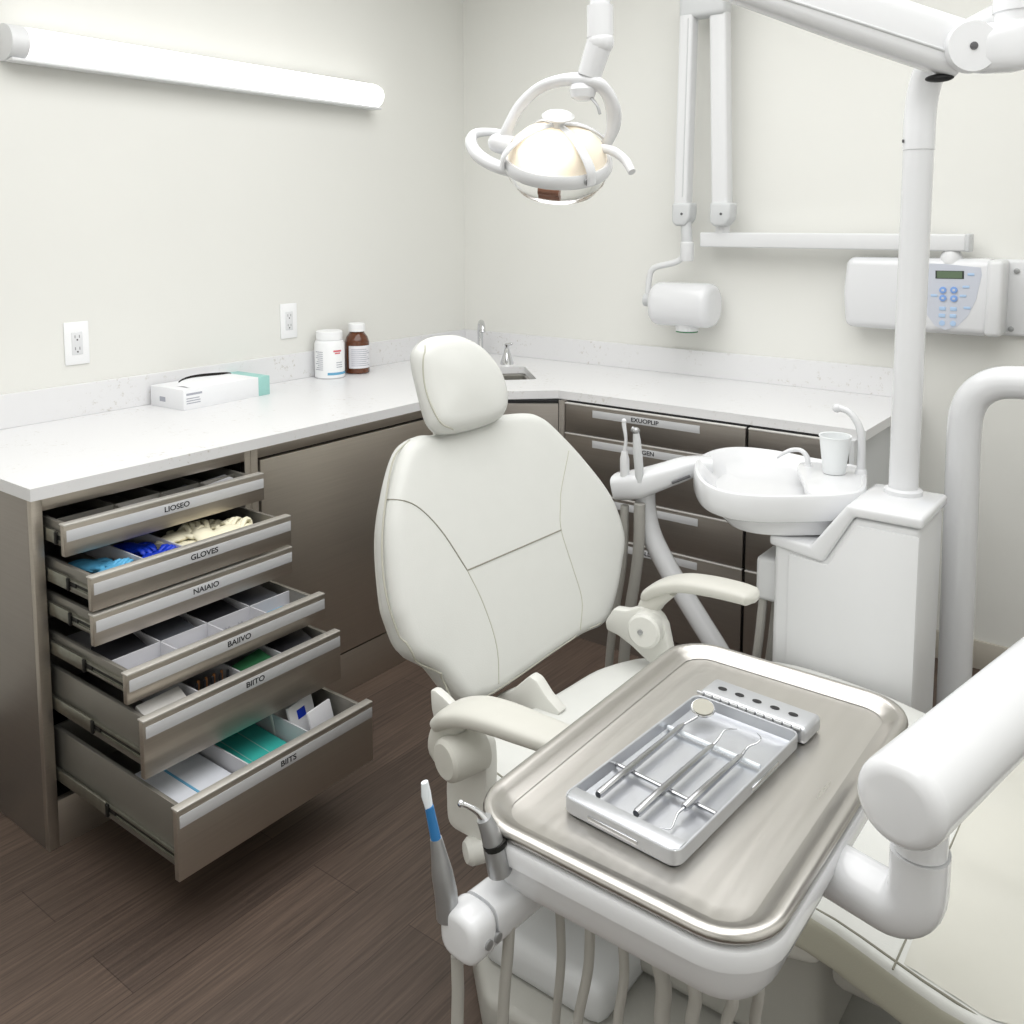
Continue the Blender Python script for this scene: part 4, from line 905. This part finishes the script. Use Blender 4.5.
def slabthing(name, label, cat, c, sx, sy, sz, rz, m, tilt=(0, 0), group=None, b=.003, extra=None):
    mt = Matrix.Translation(V(c)) @ Matrix.Rotation(rz, 4, 'Z') @ Matrix.Rotation(tilt[0], 4, 'X') @ Matrix.Rotation(tilt[1], 4, 'Y')
    o = tag(obj(name, MB().box(-sx/2, sx/2, -sy/2, sy/2, 0, sz, b, 2, mtx=mt), m), label, cat, group)
    if extra:
        for nm, m2, bs in extra:
            mb = MB()
            for q in bs: mb.box(*q, mtx=mt)
            obj(nm, mb, m2, o)
    return o
slabthing('instrument_pouch', 'dark grey pouch at the left of the top drawer', 'pouch', dpt(0, .15, .09), .13, .12, .02, 0, 'pouch_dark', (.05, .1))
slabthing('instrument_pouch', 'pale grey pouch at the front of the top drawer, second compartment', 'pouch', dpt(0, .42, .05), .07, .12, .03, 0, 'plastic_grey', (.0, .15))
slabthing('instrument_pouch', 'mid grey pouch in the third compartment of the top drawer', 'pouch', dpt(0, .66, .06), .10, .10, .03, .1, 'pouch', (.1, .1))
slabthing('instrument_pouch', 'slate pouch at the right end of the top drawer', 'pouch', dpt(0, .89, .06), .10, .09, .036, -.1, 'plastic_grey', (.1, .05))
for k, (t, m_, lab) in enumerate(((.12, 'pouch_dark', 'black wrapped bundle in the fourth drawer, leftmost of the back row'), (.37, 'pouch', 'blue-grey wrapped bundle in the fourth drawer, second in the back row'), (.62, 'pouch_dark', 'dark purple wrapped bundle in the fourth drawer, third in the back row'), (.86, 'pouch', 'grey wrapped bundle in the fourth drawer, rightmost of the back row'))):
    slabthing('wrapped_bundle', lab, 'bundle', dpt(3, t, .155), .09, .10, .034, .05*k-.1, m_, (.05, .12), 'bundles in the fourth drawer')
slabthing('paper_card', 'white paper card in the leftmost front compartment of the fourth drawer', 'card', dpt(3, .12, .045, .002), .06, .10, .004, 0, 'paper', group='cards in the fourth drawer', b=.0005)
slabthing('paper_card', 'white paper card in the second front compartment of the fourth drawer', 'card', dpt(3, .37, .045, .002), .06, .10, .004, .1, 'paper', group='cards in the fourth drawer', b=.0005)
for k in range(7):
    p = dpt(3, .56+.025*k, .05+.012*(k % 3), .006)
    mb = MB().tube([p, p+V((-.012, .004, .0))], .0035, 10).tube([p+V((-.012, .004, 0)), p+V((-.026, .008, .001))], .0016, 8)
    tag(obj('dental_bur', mb, 'chrome'), 'small silver bur lying in the third front compartment of the fourth drawer', 'bur', 'burs in the fourth drawer')
p = dpt(3, .80, .06, .010)
tb = tag(obj('small_tube', MB().tube([p, p+V((.0, .055, .0)), p+V((0, .07, 0))], [.009, .009, .006], 14), 'print_blue'), 'pale blue tube with white cap in the rightmost front compartment of the fourth drawer', 'tube')
obj('cap', MB().tube([p+V((0, .068, 0)), p+V((0, .085, 0))], .008, 14), 'bottle', tb)
slabthing('paper_packet', 'white printed packet at the left of the fifth drawer', 'packet', dpt(4, .13, .05, .085), .05, .11, .01, .05, 'packet', (.0, .5), b=.001)
for k in range(9):
    p = dpt(4, .30+.021*k, .05+.01*(k % 2), .004)
    o = MB().tube([p, p+V((.004, 0, .10))], .0035, 8)
    tag(obj('brush_pick', o, 'brown' if k % 2 else 'pouch_dark'), 'thin brown pick standing in a row in the fifth drawer' if k % 2 else 'thin black pick standing in a row in the fifth drawer', 'pick', 'picks in the fifth drawer')
slabthing('green_packet', 'dark green packet in the middle of the fifth drawer', 'packet', dpt(4, .62, .06, .06), .06, .10, .03, .1, 'green', (.1, .3))
slabthing('instrument_pouch', 'black pouch at the right end of the fifth drawer', 'pouch', dpt(4, .87, .07, .05), .08, .10, .05, -.1, 'pouch_dark', (.1, .2))
# bottom drawer
slabthing('patient_bib', 'folded white bib with a blue stripe, in the left of the bottom drawer', 'bib', dpt(5, .18, .13, .05), .22, .165, .045, .03, 'bib', (0, .04), b=.006, extra=[('stripe', 'print_blue', [(-.108, .11, -.012, -.006, .0452, .0462), (-.1, .109, -.074, -.070, .0452, .046)])])
slabthing('patient_bib', 'flat white bib under the striped one in the bottom drawer', 'bib', dpt(5, .18, .13, .004), .24, .17, .045, .0, 'bib', b=.006)
slabthing('teal_napkin_stack', 'stack of teal napkins in the middle of the bottom drawer', 'napkins', dpt(5, .53, .12, .004), .2, .155, .08, 0, 'teal', (0, .05), b=.006, extra=[('fold_line', 'carton_teal', [(-.098, .098, -.03, -.028, .0802, .081), (-.098, .098, .02, .022, .0802, .081)])])
for k, (dx, t, m_, lab) in enumerate(((.13, .80, 'packet', 'grey printed packet standing at the back in the bottom drawer'), (.085, .835, 'carton', 'white packet with a blue square, middle of three standing in the bottom drawer'), (.045, .885, 'paper', 'blank white packet nearest the front in the bottom drawer'))):
    ex = [('blue_mark', 'glove_blue', [(-.0005 + .0035, .0048, -.018, .012, .105, .128)])] if k == 1 else None
    slabthing('sealed_packet', lab, 'packet', dpt(5, t, dx, .004), .008, .10-.008*k, .158-.012*k, .22-.04*k, m_, (0, -.28), 'packets standing in the bottom drawer', .002, ex)

# ------------------------------------------------------------------ light
def area(name, loc, rot, sx, sy, power, col=(1, 1, 1)):
    l = bpy.data.lights.new(name, 'AREA'); l.shape = 'RECTANGLE'; l.size = sx; l.size_y = sy; l.energy = power; l.color = col
    o = bpy.data.objects.new(name, l); COL.objects.link(o); o.location = loc; o.rotation_euler = rot; return o
area('ceiling_light', (1.9, -2.2, 2.72), (0, 0, 0), 2.6, 3.2, 69, (1, 1, 1))
area('front_fill_light', (1.9, -4.5, 1.6), (math.radians(90), 0, 0), 2.6, 1.7, 4.5, (1, 1, 1))  # added fill from behind the camera, no window modelled there
area('right_fill_light', (3.62, -2.4, 1.6), (0, math.radians(90), 0), 1.7, 2.4, 3.5, (1, 1, 1))  # added unseen fill from the right wall, not a window
w = bpy.data.worlds.new('world'); S.world = w; w.use_nodes = True
w.node_tree.nodes['Background'].inputs['Color'].default_value = (.9, .92, 1, 1); w.node_tree.nodes['Background'].inputs['Strength'].default_value = .3
S.view_settings.view_transform = 'Standard'
S.view_settings.look = 'None'
S.view_settings.exposure = 0
